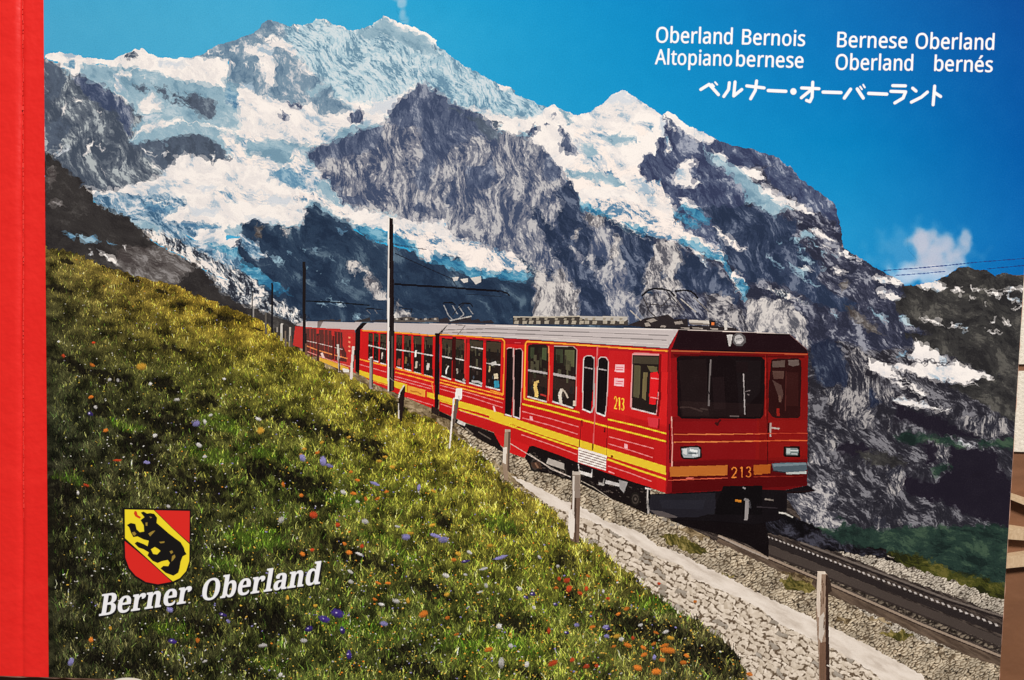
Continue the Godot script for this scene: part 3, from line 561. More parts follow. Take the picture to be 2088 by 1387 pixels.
func make_grids() -> void:
	var o := Vector2(OX - 1044.0, OY - 693.5)      # picture measures -> sheet measures, near enough for soft colours
	sky_grid = soft_grid(PackedFloat32Array([90.0 + o.x, 500 + o.x, 900 + o.x, 1300 + o.x, 1700 + o.x, 2088 + o.x]), PackedFloat32Array([0.0 + o.y, 200 + o.y, 400 + o.y, 580 + o.y]), cgrid([
		[[58, 158, 204], [52, 158, 206], [10, 144, 200], [0, 124, 190], [0, 96, 168], [0, 58, 134]],
		[[70, 162, 202], [66, 166, 208], [38, 157, 206], [4, 134, 194], [0, 108, 180], [0, 74, 152]],
		[[70, 162, 202], [66, 166, 208], [40, 157, 206], [20, 144, 200], [0, 124, 188], [0, 82, 160]],
		[[70, 162, 202], [66, 166, 208], [40, 157, 206], [30, 148, 202], [28, 142, 200], [8, 98, 174]]]))
	meadow_grid = soft_grid(PackedFloat32Array([95.0 + o.x, 350 + o.x, 600 + o.x, 850 + o.x, 1100 + o.x, 1400 + o.x]), PackedFloat32Array([520.0 + o.y, 650 + o.y, 780 + o.y, 900 + o.y, 1020 + o.y, 1140 + o.y, 1260 + o.y, 1387 + o.y]), cgrid([
		[[112, 88, 40], [130, 102, 36], [132, 102, 30], [128, 102, 34], [120, 100, 40], [120, 100, 40]],
		[[80, 72, 36], [114, 90, 36], [134, 104, 28], [132, 104, 32], [120, 100, 40], [120, 100, 40]],
		[[52, 50, 29], [90, 78, 31], [120, 98, 32], [120, 100, 40], [120, 100, 42], [120, 100, 40]],
		[[46, 46, 28], [56, 56, 26], [84, 80, 30], [116, 98, 36], [124, 104, 52], [120, 100, 40]],
		[[34, 36, 24], [44, 44, 24], [64, 64, 28], [94, 86, 30], [108, 94, 40], [120, 100, 44]],
		[[34, 33, 24], [52, 52, 28], [52, 58, 24], [76, 76, 28], [98, 88, 36], [112, 92, 46]],
		[[38, 40, 23], [36, 37, 22], [46, 46, 24], [66, 66, 28], [74, 74, 28], [84, 74, 34]],
		[[35, 35, 23], [38, 38, 23], [46, 50, 24], [48, 52, 24], [66, 70, 28], [52, 50, 30]]]))

# soft patches of taller grass (dark) and of fresh grass (green) in the meadow: tile, x, y, half sizes
func meadow_patches() -> Array:
	var out := []
	for d in [["C1", 790, 320, 210, 70], ["C1", 560, 240, 160, 50], ["C1", 1260, 400, 150, 50], ["C1", 1310, 700, 220, 110], ["C1", 1130, 960, 150, 160], ["C1", 1980, 1080, 170, 100], ["C1", 1560, 1200, 300, 110], ["C1", 740, 580, 120, 60], ["C1", 440, 1220, 120, 140], ["C1", 1050, 830, 200, 70], ["C1", 1340, 120, 120, 30], ["C1", 1600, 520, 110, 40],
		["D1", 480, 500, 240, 180], ["D1", 440, 180, 160, 130], ["D1", 850, 240, 160, 60], ["D1", 1560, 1000, 260, 60], ["D1", 1900, 900, 220, 110], ["D1", 900, 1270, 420, 60], ["D1", 1950, 1230, 260, 70],
		["C2", 180, 1060, 260, 90], ["C2", 480, 1180, 300, 100], ["C2", 620, 760, 180, 70], ["C2", 960, 870, 160, 50], ["C2", 380, 690, 260, 40], ["C2", 1020, 960, 90, 40], ["C2", 900, 480, 110, 40], ["C2", 1130, 570, 110, 60],
		["D2", 1540, 150, 70, 70], ["D2", 250, 960, 240, 130], ["D2", 500, 30, 260, 50], ["D2", 1350, 1320, 340, 70], ["D2", 1400, 700, 180, 80], ["D2", 900, 470, 260, 60], ["D2", 700, 330, 110, 60], ["D2", 380, 420, 120, 60], ["D2", 30, 1340, 160, 60], ["D2", 1240, 1180, 120, 60],
		["D3", 150, 950, 260, 100], ["D3", 1150, 960, 380, 70], ["D3", 620, 720, 130, 40], ["D3", 120, 230, 140, 50], ["D3", 1700, 1220, 300, 130], ["D3", 560, 470, 110, 60], ["D3", 300, 1350, 160, 40], ["D3", 1150, 1050, 260, 50],
		["B1", 1600, 1110, 70, 22], ["B1", 1750, 1175, 80, 22], ["B1", 1010, 870, 60, 14], ["B1", 1240, 965, 70, 14], ["B1", 520, 730, 70, 18], ["B1", 420, 940, 100, 40], ["B1", 1970, 1250, 50, 14], ["B1", 1390, 1060, 30, 14], ["B1", 850, 780, 60, 12]]:
		out.append([d, 0])
	for d in [["D2", 150, 290, 230, 80], ["D2", 850, 1000, 300, 70], ["D1", 1900, 300, 200, 90], ["C2", 130, 930, 200, 60], ["D1", 1300, 1010, 220, 60], ["C1", 1700, 700, 200, 70], ["C1", 1650, 950, 260, 60], ["D3", 1280, 820, 240, 60], ["D3", 150, 1130, 240, 90], ["C2", 760, 1300, 200, 60], ["D2", 1700, 1150, 260, 80], ["D1", 1750, 520, 160, 60], ["C1", 560, 1130, 160, 40], ["D2", 1250, 450, 160, 70], ["D3", 90, 180, 160, 60], ["D2", 1050, 300, 160, 50], ["C1", 980, 720, 120, 40], ["D1", 2040, 1260, 140, 60]]:
		out.append([d, 1])
	return out

func soft_patches(bytes: PackedByteArray, list: Array) -> PackedByteArray:
	for e in list:
		var d: Array = e[0]
		var c := pts(d[0], "%d,%d" % [d[1], d[2]])[0]
		var rx: float = d[3] / 3.6
		var ry: float = d[4] / 3.7
		for y in range(maxi(0, int(c.y - ry * 1.5)), mini(CH, int(c.y + ry * 1.5))):
			for x in range(maxi(0, int(c.x - rx * 1.5)), mini(CW, int(c.x + rx * 1.5))):
				var q := zone[y * CW + x]
				if q != kinds["meadow"]:
					continue
				var px := (x - c.x) / rx
				var py := (y - c.y - (x - c.x) * 0.22) / ry
				var f := 1.0 - sqrt(px * px + py * py) + n_warp.get_noise_2d(x * 0.7, y) * 0.75
				if f <= 0.0:
					continue
				f = minf(f * 2.6, 1.0)
				var k := (y * CW + x) * 3
				if e[1] == 0:
					f *= 0.8
					bytes[k] = int(lerpf(bytes[k], 22, f))
					bytes[k + 1] = int(lerpf(bytes[k + 1], 19, f))
					bytes[k + 2] = int(lerpf(bytes[k + 2], 15, f))
				else:
					f *= 0.6
					bytes[k] = int(lerpf(bytes[k], 62, f))
					bytes[k + 1] = int(lerpf(bytes[k + 1], 84, f))
					bytes[k + 2] = int(lerpf(bytes[k + 2], 24, f))
	return bytes

# single blades, stems and seed heads, then blossoms
func blades(bytes: PackedByteArray) -> PackedByteArray:
	var rng := RandomNumberGenerator.new()
	rng.seed = 5
	var m: int = kinds["meadow"]
	var wall: int = kinds["wall_face"]
	var gravel: int = kinds["ballast"]
	var top := int(cv(95, 495).y)
	for i in 120000:
		var x := rng.randi_range(40, 1560)
		var y := rng.randi_range(top, CH - 4)
		if zone[y * CW + x] != m:
			continue
		var near := clampf((y - top) / 800.0, 0.0, 1.0)
		var k := (y * CW + x) * 3
		var r0: float = bytes[k]
		var g0: float = bytes[k + 1]
		var b0: float = bytes[k + 2]
		var pick := rng.randf()
		var gain := 0.62 + rng.randf() * 1.15
		if g0 < 34 and pick > 0.16:
			gain *= 0.7
		var add := Vector3.ZERO
		if pick < 0.10:
			add = Vector3(46, 44, 12) * rng.randf_range(0.4, 1.3)      # a sunlit tip
		elif pick < 0.2:
			add = Vector3(8, 30, 2) * rng.randf_range(0.4, 1.3)        # a fresh green blade
		elif pick < 0.215:
			add = Vector3(92, 84, 58) * rng.randf_range(0.5, 1.1)      # a dry straw
		add *= clampf(g0 / 75.0, 0.12, 1.1)
		var r := clampi(int(r0 * gain + add.x), 0, 255)
		var g := clampi(int(g0 * gain + add.y), 0, 255)
		var b := clampi(int(b0 * gain + add.z), 0, 255)
		var length := int(lerpf(4.0, 11.0, near) * rng.randf_range(0.5, 1.5))
		var lean_x := rng.randfn(0.15, 0.75)
		var bend := rng.randfn(0.0, 0.05)
		var fx := float(x)
		for s in length:
			var yy := y - s
			var xx := int(fx)
			var q := zone[yy * CW + xx] if yy >= 0 and xx >= 0 and xx < CW - 1 else 0
			if q != m and q != wall and q != gravel:
				break
			var kk := (yy * CW + xx) * 3
			bytes[kk] = r
			bytes[kk + 1] = g
			bytes[kk + 2] = b
			if near > 0.35 and s < length / 2:
				bytes[kk + 3] = (bytes[kk + 3] + r) / 2
				bytes[kk + 4] = (bytes[kk + 4] + g) / 2
				bytes[kk + 5] = (bytes[kk + 5] + b) / 2
			fx += lean_x * 0.6 + bend * s
	for i in 10500:
		var x := rng.randi_range(60, 1540)
		var y := rng.randi_range(top + 20, CH - 6)
		if zone[y * CW + x] != m:
			continue
		var near := clampf((y - top) / 800.0, 0.0, 1.0)
		var right := clampf(x / 1100.0, 0.0, 1.0)
		if right < 0.55 and rng.randf() < 0.62 - right * 0.5:
			continue
		var pick := rng.randf()
		var c := Vector3(214, 206, 176)
		var size := 0.9 + near * rng.randf_range(0.1, 0.9) * (1.0 if rng.randf() < 0.6 else 1.9)
		if pick < 0.16 + right * 0.38:
			c = Vector3(190, 152, 52) + Vector3(30, 24, 30) * rng.randf()
		elif pick < 0.19 + right * 0.45:
			c = Vector3(214, 128, 44)
		elif pick < 0.74:
			c = Vector3(212, 208, 200) - Vector3(50, 50, 50) * rng.randf()
		elif pick < 0.82:
			c = Vector3(128, 122, 170)
		else:
			c = Vector3(152, 148, 78)
		if n_big.get_noise_2d(x * 1.8 + 400, y * 2.6) < -0.12 and rng.randf() < 0.75:
			continue
		blossom(bytes, x, y, size, size * 0.75, c, rng)
	return bytes

func blossom(bytes: PackedByteArray, cx: float, cy: float, rx: float, ry: float, c: Vector3, rng: RandomNumberGenerator) -> void:
	var turn := rng.randf_range(-0.4, 0.4)
	for yy in range(int(cy - ry - 1), int(cy + ry + 2)):
		for xx in range(int(cx - rx - 1), int(cx + rx + 2)):
			if xx < 0 or yy < 0 or xx >= CW or yy >= CH:
				continue
			var px := (xx - cx) / rx
			var py := (yy - cy - (xx - cx) * turn) / ry
			if px * px + py * py > 1.1 + n_fine.get_noise_2d(xx * 2.0, yy * 2.0) * 0.6:
				continue
			var k := (yy * CW + xx) * 3
			var f := 1.0 - maxf(0.0, py) * 0.35 + n_fine.get_noise_2d(xx, yy) * 0.12
			bytes[k] = clampi(int(c.x * f), 0, 255)
			bytes[k + 1] = clampi(int(c.y * f), 0, 255)
			bytes[k + 2] = clampi(int(c.z * f), 0, 255)

# blossoms large enough to be found one by one on the cover: tile, x, y, half width, half height
func big_blossoms(bytes: PackedByteArray) -> PackedByteArray:
	var rng := RandomNumberGenerator.new()
	rng.seed = 8
	var orange := Vector3(226, 128, 48)
	var yellow := Vector3(216, 164, 60)
	var red := Vector3(200, 74, 40)
	var white := Vector3(214, 210, 206)
	var lilac := Vector3(146, 140, 196)
	var violet := Vector3(66, 48, 128)
	for e in [[orange, ["D3 1370 1155 62 26", "D3 1345 1118 32 16", "D3 1060 1115 32 20", "D3 1135 1290 34 24", "D3 1280 1320 38 26", "D3 1185 1190 26 18", "D3 1180 1135 22 16", "D3 1325 1230 24 18", "D3 1490 1250 26 20", "D3 1515 1198 22 16", "D3 1260 1105 20 14", "D3 950 1125 20 12", "D3 1280 1020 22 12", "D3 1050 835 22 16", "D3 985 875 18 14", "D3 785 975 24 14", "D3 2000 1340 26 18", "D3 1580 780 16 14", "D3 750 580 18 12", "D3 505 672 20 12", "C1 710 243 20 14", "C1 700 490 20 14", "C1 815 748 22 14", "C2 835 1235 26 14", "C2 1020 1275 20 14", "C2 930 1278 14 18", "C2 430 1250 16 16", "C2 290 1165 14 22", "C2 555 920 20 12", "C2 1090 1222 18 12", "C2 815 1068 16 12", "C2 865 1132 20 12", "D2 1375 875 34 28", "D2 1560 905 18 16", "D2 800 400 24 18", "D2 1610 455 22 14", "D2 1880 1150 36 20", "D2 765 332 16 14", "D2 440 410 20 18", "D2 1000 762 18 12", "D2 1100 635 22 12", "D2 1025 635 22 12", "D2 1630 1032 18 10", "D1 1525 1078 18 22", "D1 700 1075 18 24"]],
		[yellow, ["C1 1090 255 40 28", "D3 975 1045 28 20", "D3 1390 1060 28 16", "D3 430 390 18 10", "D2 1445 188 26 13", "D2 1275 250 28 13", "D2 1645 410 22 18", "D2 1890 345 24 14", "D2 1555 725 22 16", "D2 1255 770 14 24", "C2 1455 1218 22 12", "C2 455 892 18 12", "C2 590 842 18 12", "C2 800 800 18 10", "C2 430 940 18 16", "C2 1080 952 20 10", "C2 1035 985 22 12", "C2 1135 1030 20 14", "C1 2010 750 30 28", "D2 540 810 16 14", "D2 325 750 12 20", "D1 850 985 12 18", "D3 85 885 14 12", "D3 800 1250 14 10"]],
		[red, ["D3 480 1255 38 26", "D3 590 615 26 22", "D3 605 680 22 30", "D3 690 712 20 18", "D3 530 605 14 18", "D3 740 680 16 20", "D2 525 110 30 30", "D2 712 185 20 20", "D2 900 350 14 18", "D2 515 380 16 14", "D3 450 1005 14 26", "D3 630 1230 18 18", "D3 740 1280 26 18", "D3 820 1275 16 16", "C1 665 1172 24 12", "C1 905 978 34 10", "C1 720 70 14 10", "C1 488 172 14 14", "D3 1100 1060 14 18", "D3 905 755 18 12", "D3 1300 640 14 12"]],
		[white, ["C1 845 355 16 13", "C1 908 362 12 14", "C1 1160 388 14 14", "C1 1365 510 24 13", "C1 735 568 14 16", "C1 1195 788 18 16", "C1 1625 630 18 12", "C1 1580 680 14 20", "C1 1995 660 22 14", "C1 1535 862 22 18", "C1 450 62 10 12", "C1 1730 350 14 10", "C1 1580 950 18 12", "C1 600 1230 12 18", "C1 1298 1335 16 14", "C2 100 660 22 14", "C2 755 1225 20 18", "C2 865 1298 16 14", "D2 275 148 24 26", "D2 925 160 26 22", "D2 880 412 30 12", "D2 1550 578 28 18", "D2 1730 398 20 14", "D2 1175 198 22 10", "D2 810 548 24 16", "D2 815 625 22 16", "D2 1165 775 28 18", "D2 1050 800 24 14", "D2 1860 655 16 20", "D2 1810 705 22 10", "D2 1840 525 36 12", "D2 450 1080 28 18", "D2 135 1118 34 16", "D2 1960 970 22 24", "D2 1975 1260 20 40", "D2 2050 1120 14 22", "D2 270 1345 18 18", "D2 1700 570 14 12", "D3 65 970 18 24", "D3 155 1120 18 20", "D3 280 1265 18 26", "D3 85 1250 20 44", "D3 1355 1012 24 14", "D3 225 680 18 18", "D3 375 435 14 14", "D3 520 505 14 14", "D3 1160 960 18 14", "D3 1010 1070 20 18", "D3 870 700 10 16", "D3 335 825 14 14", "D1 2030 1118 36 14", "D1 1580 1240 20 12"]],
		[lilac, ["C1 1515 695 30 24", "C1 1130 995 28 14", "C2 600 985 26 40", "C2 650 1020 30 16", "C2 440 960 24 30", "D2 1240 280 34 26", "D2 1470 270 44 16", "D2 1530 300 40 26", "D2 1070 950 30 22", "D3 890 975 26 18", "D3 665 960 20 18", "D3 895 1045 20 16", "D3 1265 1210 14 22", "D1 545 1245 24 34", "D1 1310 840 26 26", "D1 1760 930 16 16", "D3 75 440 60 16", "C2 1340 1190 14 30", "C2 1000 1160 40 14"]],
		[violet, ["D2 710 870 52 36", "D2 610 915 44 28", "D2 490 990 32 24", "D2 800 1190 20 40", "D2 1700 468 34 12", "D2 750 1000 22 28", "D3 905 990 20 12", "D3 325 720 22 18", "D3 270 745 20 14", "D3 585 1020 20 14", "D3 500 800 18 14", "D1 1720 880 30 16", "D1 1330 1085 32 20", "C1 695 620 22 18"]]]:
		for t in e[1]:
			var w: PackedStringArray = t.split(" ")
			var c := pts(w[0], "%s,%s" % [w[1], w[2]])[0]
			blossom(bytes, c.x, c.y, float(w[3]) / 4.1, float(w[4]) / 4.1, e[0] * rng.randf_range(0.78, 1.0), rng)
			if e[0] == violet:
				blossom(bytes, c.x - 2, c.y - 1, 2.0, 1.6, Vector3(190, 180, 220), rng)
	return bytes

# small smooth clouds printed in the sky: soft puffs
func puffs(bytes: PackedByteArray, list: Array, c: Vector3) -> PackedByteArray:
	for e in list:
		var p := cv(e[0], e[1])
		var rx: float = e[2]
		var ry: float = e[3]
		var strength: float = e[4]
		for y in range(maxi(0, int(p.y - ry * 1.6)), mini(CH, int(p.y + ry * 1.6))):
			for x in range(maxi(0, int(p.x - rx * 1.6)), mini(CW, int(p.x + rx * 1.6))):
				if zone[y * CW + x] != 0:
					continue
				var px := (x - p.x) / rx
				var py := (y - p.y) / ry
				var f := 1.15 - sqrt(px * px + py * py) + n_warp.get_noise_2d(x * 0.45, y * 0.45) * 0.3
				f = smoothstep(0.0, 0.75, f) * strength
				if f <= 0.0:
					continue
				var k := (y * CW + x) * 3
				bytes[k] = int(lerpf(bytes[k], c.x, f))
				bytes[k + 1] = int(lerpf(bytes[k + 1], c.y, f))
				bytes[k + 2] = int(lerpf(bytes[k + 2], c.z, f))
	return bytes

func print_picture() -> void:
	noises()
	make_kinds()
	make_grids()
	zone_img = Image.create_empty(CW, CH, false, Image.FORMAT_L8)
	zone_img.fill(Color.BLACK)
	zones()
	zone = zone_img.get_data()
	band_out.resize(BANDS)
	var job := WorkerThreadPool.add_group_task(band, BANDS)
	WorkerThreadPool.wait_for_group_task_completion(job)
	var bytes := PackedByteArray()
	for b in band_out:
		bytes.append_array(b)
	band_out.clear()
	bytes = puffs(bytes, [[818, 8, 11, 12, 0.8], [820, 26, 9, 14, 0.7], [826, 42, 10, 12, 0.5], [812, -6, 18, 12, 0.6]], Vector3(150, 190, 215))
	bytes = puffs(bytes, [[1880, 520, 120, 70, 0.22], [1868, 555, 60, 24, 0.75], [1840, 566, 40, 22, 0.8], [1905, 562, 50, 26, 0.75], [1940, 545, 40, 26, 0.4]], Vector3(178, 200, 226))
	bytes = puffs(bytes, [[1876, 492, 28, 26, 0.9], [1892, 484, 26, 20, 0.75], [1915, 500, 40, 30, 0.8], [1902, 522, 42, 28, 0.8], [1938, 516, 32, 30, 0.55], [1967, 488, 20, 20, 0.75], [1882, 543, 30, 20, 0.75], [1925, 538, 46, 22, 0.65], [1958, 506, 20, 20, 0.5]], Vector3(180, 188, 208))
	bytes = soft_patches(bytes, meadow_patches())
	bytes = blades(bytes)
	bytes = big_blossoms(bytes)
	ink = Image.create_from_data(CW, CH, false, Image.FORMAT_RGB8, bytes)

# ---- the printed railway: flat inks laid over the landscape, back to front ------------------------------------------------------
const RED := Color(0.78, 0.115, 0.12)
const RED_DEEP := Color(0.65, 0.085, 0.12)
const YELLOW := Color(0.875, 0.745, 0.19)
const ORANGE := Color(0.93, 0.60, 0.20)
const PINK := Color(0.87, 0.50, 0.49)
const GLASS := Color(0.135, 0.105, 0.095)
const ROOF := Color(0.745, 0.705, 0.70)
const DARK := Color(0.085, 0.062, 0.068)

func print_track() -> void:
	# rails and the toothed rack
	rodpiece("rail", "printed_track", "P", "1464,1092 1538,1124 1665,1179 1881,1274 2045,1340", 5, rgb(150, 132, 116))
	stroke("P", "1464,1096 1538,1128 1665,1183 1881,1278 2045,1344", 3, rgb(58, 46, 40))
	rodpiece("rail", "printed_track", "P", "1632,1106 1640,1109 1802,1171 1934,1222 2045,1257", 4, rgb(104, 94, 88))
	stroke("P", "1632,1111 1640,1114 1802,1176 1934,1227 2045,1262", 4, rgb(36, 30, 30))
	rodpiece("rack_rail", "printed_track", "P", "1480,1075 1554,1098 1644,1133 1802,1196 1934,1246 2045,1288", 13, rgb(40, 34, 34))
	stroke("P", "1560,1118 1644,1150 1802,1214 1934,1266 2045,1312", 17, rgb(68, 59, 55))
	stroke("P", "1560,1128 1644,1160 1802,1224 1934,1277 2045,1324", 4, rgb(50, 42, 40))
	var path := [Vector2(1552, 1090), Vector2(1600, 1107), Vector2(1644, 1124), Vector2(1720, 1153), Vector2(1802, 1185), Vector2(1870, 1211), Vector2(1934, 1236), Vector2(1990, 1258), Vector2(2042, 1279)]
	var run := 0.0
	var step := 8.0
	for i in path.size() - 1:
		var a: Vector2 = path[i]
		var b: Vector2 = path[i + 1]
		var d := a.distance_to(b)
		while run < d:
			var p := a.lerp(b, run / d)
			var w := step * 0.30
			fill(PackedVector2Array([cv(p.x - w, p.y - w * 0.8), cv(p.x + w * 0.4, p.y - w * 0.6), cv(p.x + w * 1.3, p.y + w * 0.7), cv(p.x - w * 0.2, p.y + w * 0.7)]), rgb(178, 170, 166))
			run += step
			step += 0.115
		run -= d
	# sleepers' ends and the shadow that the coach throws on the bed
	inked("D3", "1380,150 1500,130 1740,100 2100,40 2150,300 2150,440 2084,400 1990,340 1880,300 1760,262 1620,225 1500,195", rgb(17, 12, 14))
	stroke("D3", "1765,275 1900,340 2000,385 2150,450", 4, rgb(166, 152, 140))

# what shows behind a pane: light and dark patches above, seat backs and travellers below
func interior(tile: String, x0: float, x1: float, top0: float, low0: float, slope: float, rng: RandomNumberGenerator) -> void:
	var w := x1 - x0
	var h := low0 - top0
	for i in 9:
		var x := x0 + rng.randf_range(0.06, 0.8) * w
		var y := top0 + rng.randf_range(0.06, 0.42) * h + (x - x0) * slope
		var s := rng.randf_range(0.08, 0.2) * w
		var g := rng.randf_range(34, 92)
		var c := rgb(g * 1.02, g * 0.96, g * 0.74) if rng.randf() < 0.7 else rgb(g * 0.5, g * 0.46, g * 0.44)
		var y2 := y + rng.randf_range(0.06, 0.24) * h
		inked(tile, "%f,%f %f,%f %f,%f %f,%f" % [x, y, x + s, y + s * slope + rng.randf_range(-4, 4), x + s * 0.9, y2, x - s * 0.1, y2 - rng.randf_range(0, 8)], c)
	for i in 5:
		var x := x0 + rng.randf_range(0.08, 0.78) * w
		var y := top0 + rng.randf_range(0.62, 0.9) * h + (x - x0) * slope
		var s := rng.randf_range(0.1, 0.2) * w
		var g := rng.randf_range(44, 120)
		inked(tile, "%f,%f %f,%f %f,%f %f,%f %f,%f" % [x, y, x + s * 0.5, y - s * 0.7, x + s, y, x + s * 0.8, y + s * 1.4, x + s * 0.1, y + s * 1.3], [rgb(g, g * 0.84, g * 0.74), rgb(g * 0.5, g * 0.36, g * 0.34), rgb(g * 0.6, g * 0.64, g * 0.72), rgb(g * 0.34, g * 0.3, g * 0.3)][i % 4])

func shade(tile: String, text: String, c: Color) -> void:
	# a soft deepening or lightening of an ink already laid
	fill(pts(tile, text), c)

func print_masts_behind() -> void:
	rodpiece("printed_mast", "", "B2", "55,960 55,1160", 2, rgb(40, 40, 46))
	rodpiece("printed_mast", "", "B2", "208,900 208,1285", 4, rgb(28, 26, 30))

# pieces of the print that can be told apart: name, the piece they belong to, outline
var pieces := []

func mark(called: String, owner_name: String, tile: String, text: String) -> void:
	pieces.append([called, owner_name, pts(tile, text)])

func inkpiece(called: String, owner_name: String, tile: String, text: String, c: Color) -> void:
	inked(tile, text, c)
	mark(called, owner_name, tile, text)

func rodpiece(called: String, owner_name: String, tile: String, text: String, w: float, c: Color) -> void:
	var p := pts(tile, text)
	for q in ribbon(p, w):
		fill(q, c)
	var d := (p[p.size() - 1] - p[0]).normalized().orthogonal() * w * 0.5
	var outline := PackedVector2Array()
	for v in p:
		outline.append(v + d)
	for i in p.size():
		outline.append(p[p.size() - 1 - i] - d)
	pieces.append([called, owner_name, outline])

func print_train() -> void:
	var rng := RandomNumberGenerator.new()
	rng.seed = 31
	print_track()
	print_masts_behind()
	# gear on the roofs, against the mountain
	inked("B2", "560,1195 580,1185 680,1180 700,1188 740,1178 740,1195", rgb(60, 54, 54)); inked("B2", "840,1190 900,1180 960,1165 970,1190 1060,1180 1100,1185 1100,1200 840,1200", rgb(50, 46, 48))
	inked("B2", "1150,1170 1250,1160 1300,1165 1350,1180 1490,1165 1500,1200 1150,1200", rgb(84, 78, 76))
	for i in 9:
		var x := 1160 + i * 37
		inked("B2", "%d,1172 %d,1168 %d,1184 %d,1186" % [x, x + 18, x + 22, x + 2], rgb(168, 160, 152) if i % 2 == 0 else rgb(44, 40, 42))
	inked("B2", "1500,1180 1560,1165 1590,1200 1640,1180 1740,1160 1750,1190 1800,1175 1820,1195 1900,1185 1930,1210 1500,1205", rgb(46, 40, 44))
	stroke("B2", "1535,1070 1570,1150 1600,1180", 2.6, rgb(150, 150, 152)); stroke("B2", "1600,1070 1640,1140", 2.6, rgb(150, 150, 152)); stroke("B2", "1650,1080 1690,1140 1650,1175", 2.6, rgb(150, 150, 152)); stroke("B2", "1720,1085 1760,1140", 2.4, rgb(140, 140, 142)); stroke("B2", "1580,1190 1750,1155", 3, rgb(170, 166, 162))
	stroke("B2", "1525,1060 1540,1050 1600,1050 1625,1070", 2.6, rgb(22, 22, 28)); stroke("B2", "1650,1070 1680,1055 1740,1058 1760,1085", 2.6, rgb(22, 22, 28)); stroke("B2", "1690,1060 1630,1110 1600,1150", 1.8, rgb(34, 34, 40))
	stroke("B2", "930,1100 950,1095 1010,1100 1060,1105", 2, rgb(28, 28, 34)); stroke("B2", "940,1110 970,1140", 2, rgb(110, 110, 116)); stroke("B2", "1000,1105 1020,1135", 2, rgb(110, 110, 116)); stroke("B2", "1210,1095 1290,1100 1280,1130", 2, rgb(30, 30, 36))
	inked("B3", "175,1160 690,1157 690,1168 1060,1168 1062,1200 1060,1228 175,1216", rgb(64, 58, 54))
	inked("B3", "175,1157 480,1157 690,1150 690,1160 480,1166 175,1166", rgb(182, 173, 158)); inked("B3", "690,1152 1060,1160 1060,1180 1040,1195 760,1185 690,1172", rgb(180, 174, 166))
	for x in [186, 250, 300, 355, 420, 500, 570, 630, 690, 730, 790, 870, 930, 1000]:
		inked("B3", "%d,1190 %d,1190 %d,1216 %d,1216" % [x, x + 34, x + 30, x - 4], rgb(168, 158, 142)); inked("B3", "%d,1168 %d,1168 %d,1186 %d,1186" % [x, x + 22, x + 18, x - 4], rgb(150, 140, 124))
	inked("B3", "1060,1225 1200,1170 1340,1150 1370,1140 1420,1180 1520,1175 1530,1230 1700,1230 1900,1248 1900,1275 1440,1262 1200,1245", rgb(42, 36, 38))
	for d in ["1200,1190 1260,1170 1290,1190 1240,1205", "1190,1210 1220,1200 1240,1230 1200,1235", "1420,1200 1480,1190 1490,1215 1430,1220", "1320,1225 1360,1230 1350,1245 1310,1240", "1560,1240 1640,1245 1640,1256 1560,1250", "1700,1245 1760,1250 1760,1262 1700,1256", "1470,1240 1540,1243 1540,1254 1470,1250"]:
		inked("B3", d, rgb(150, 140, 132))
	inked("B3", "1535,1183 1690,1190 1692,1226 1535,1218", rgb(196, 188, 180)); inked("B3", "1535,1205 1690,1212 1692,1226 1535,1218", rgb(120, 110, 104)); inked("B3", "1690,1188 1738,1190 1742,1228 1692,1228", rgb(34, 28, 30)); inked("B3", "1708,1200 1730,1204 1728,1226 1708,1224", rgb(214, 116, 60)); inked("B3", "1805,1190 1828,1192 1830,1260 1808,1260", rgb(206, 200, 194))
	stroke("B3", "1170,1000 1220,955 1260,942 1330,946 1390,960 1425,1000", 4, rgb(20, 18, 22)); stroke("B3", "1425,965 1480,955 1540,958 1580,985 1605,1020", 4, rgb(20, 18, 22))
	stroke("B3", "1180,1010 1230,1120 1300,1180", 2.6, rgb(52, 48, 50)); stroke("B3", "1390,1010 1290,1110", 2.2, rgb(60, 56, 58)); stroke("B3", "1420,1000 1500,1110", 2.6, rgb(120, 114, 112)); stroke("B3", "1470,1020 1590,1125", 3, rgb(176, 170, 164)); stroke("B3", "1570,1010 1690,1120", 3, rgb(176, 170, 164)); stroke("B3", "1575,1014 1696,1126", 1.4, rgb(50, 46, 48)); stroke("B3", "1080,1110 1165,1190", 3, rgb(170, 164, 158)); stroke("B3", "1360,960 1480,1100", 2, rgb(40, 36, 40)); stroke("B3", "1200,1060 1440,1080", 2, rgb(60, 56, 58))
	# rear coach
	inkpiece("roof", "rear_coach", "B2", "385,1225 450,1195 900,1202 850,1265 730,1262 560,1247 470,1240", ROOF); inked("B2", "560,1197 600,1198 575,1250 555,1248", rgb(120, 108, 106))
	inkpiece("printed_coach", "=rear_coach", "P", "602,665 640,668 724,673 726,762 700,748 660,732 624,714 597,704", rgb(184, 50, 46))
	inkpiece("window", "rear_coach", "B2", "465,1248 550,1254 553,1350 553,1470 470,1440", rgb(92, 50, 46)); inkpiece("window", "rear_coach", "B2", "570,1258 665,1266 672,1345 672,1500 570,1460", rgb(92, 48, 44)); inkpiece("window", "rear_coach", "B2", "690,1272 750,1280 752,1380 780,1440 785,1510 695,1495", rgb(84, 42, 40))
	for x in [500, 525, 610, 640, 710, 735]:
		stroke("B2", "%d,1255 %d,1470" % [x, x + 4], 1.8, rgb(150, 56, 50))
	stroke("B2", "470,1345 552,1362 672,1392 750,1412", 1.8, rgb(196, 176, 170))
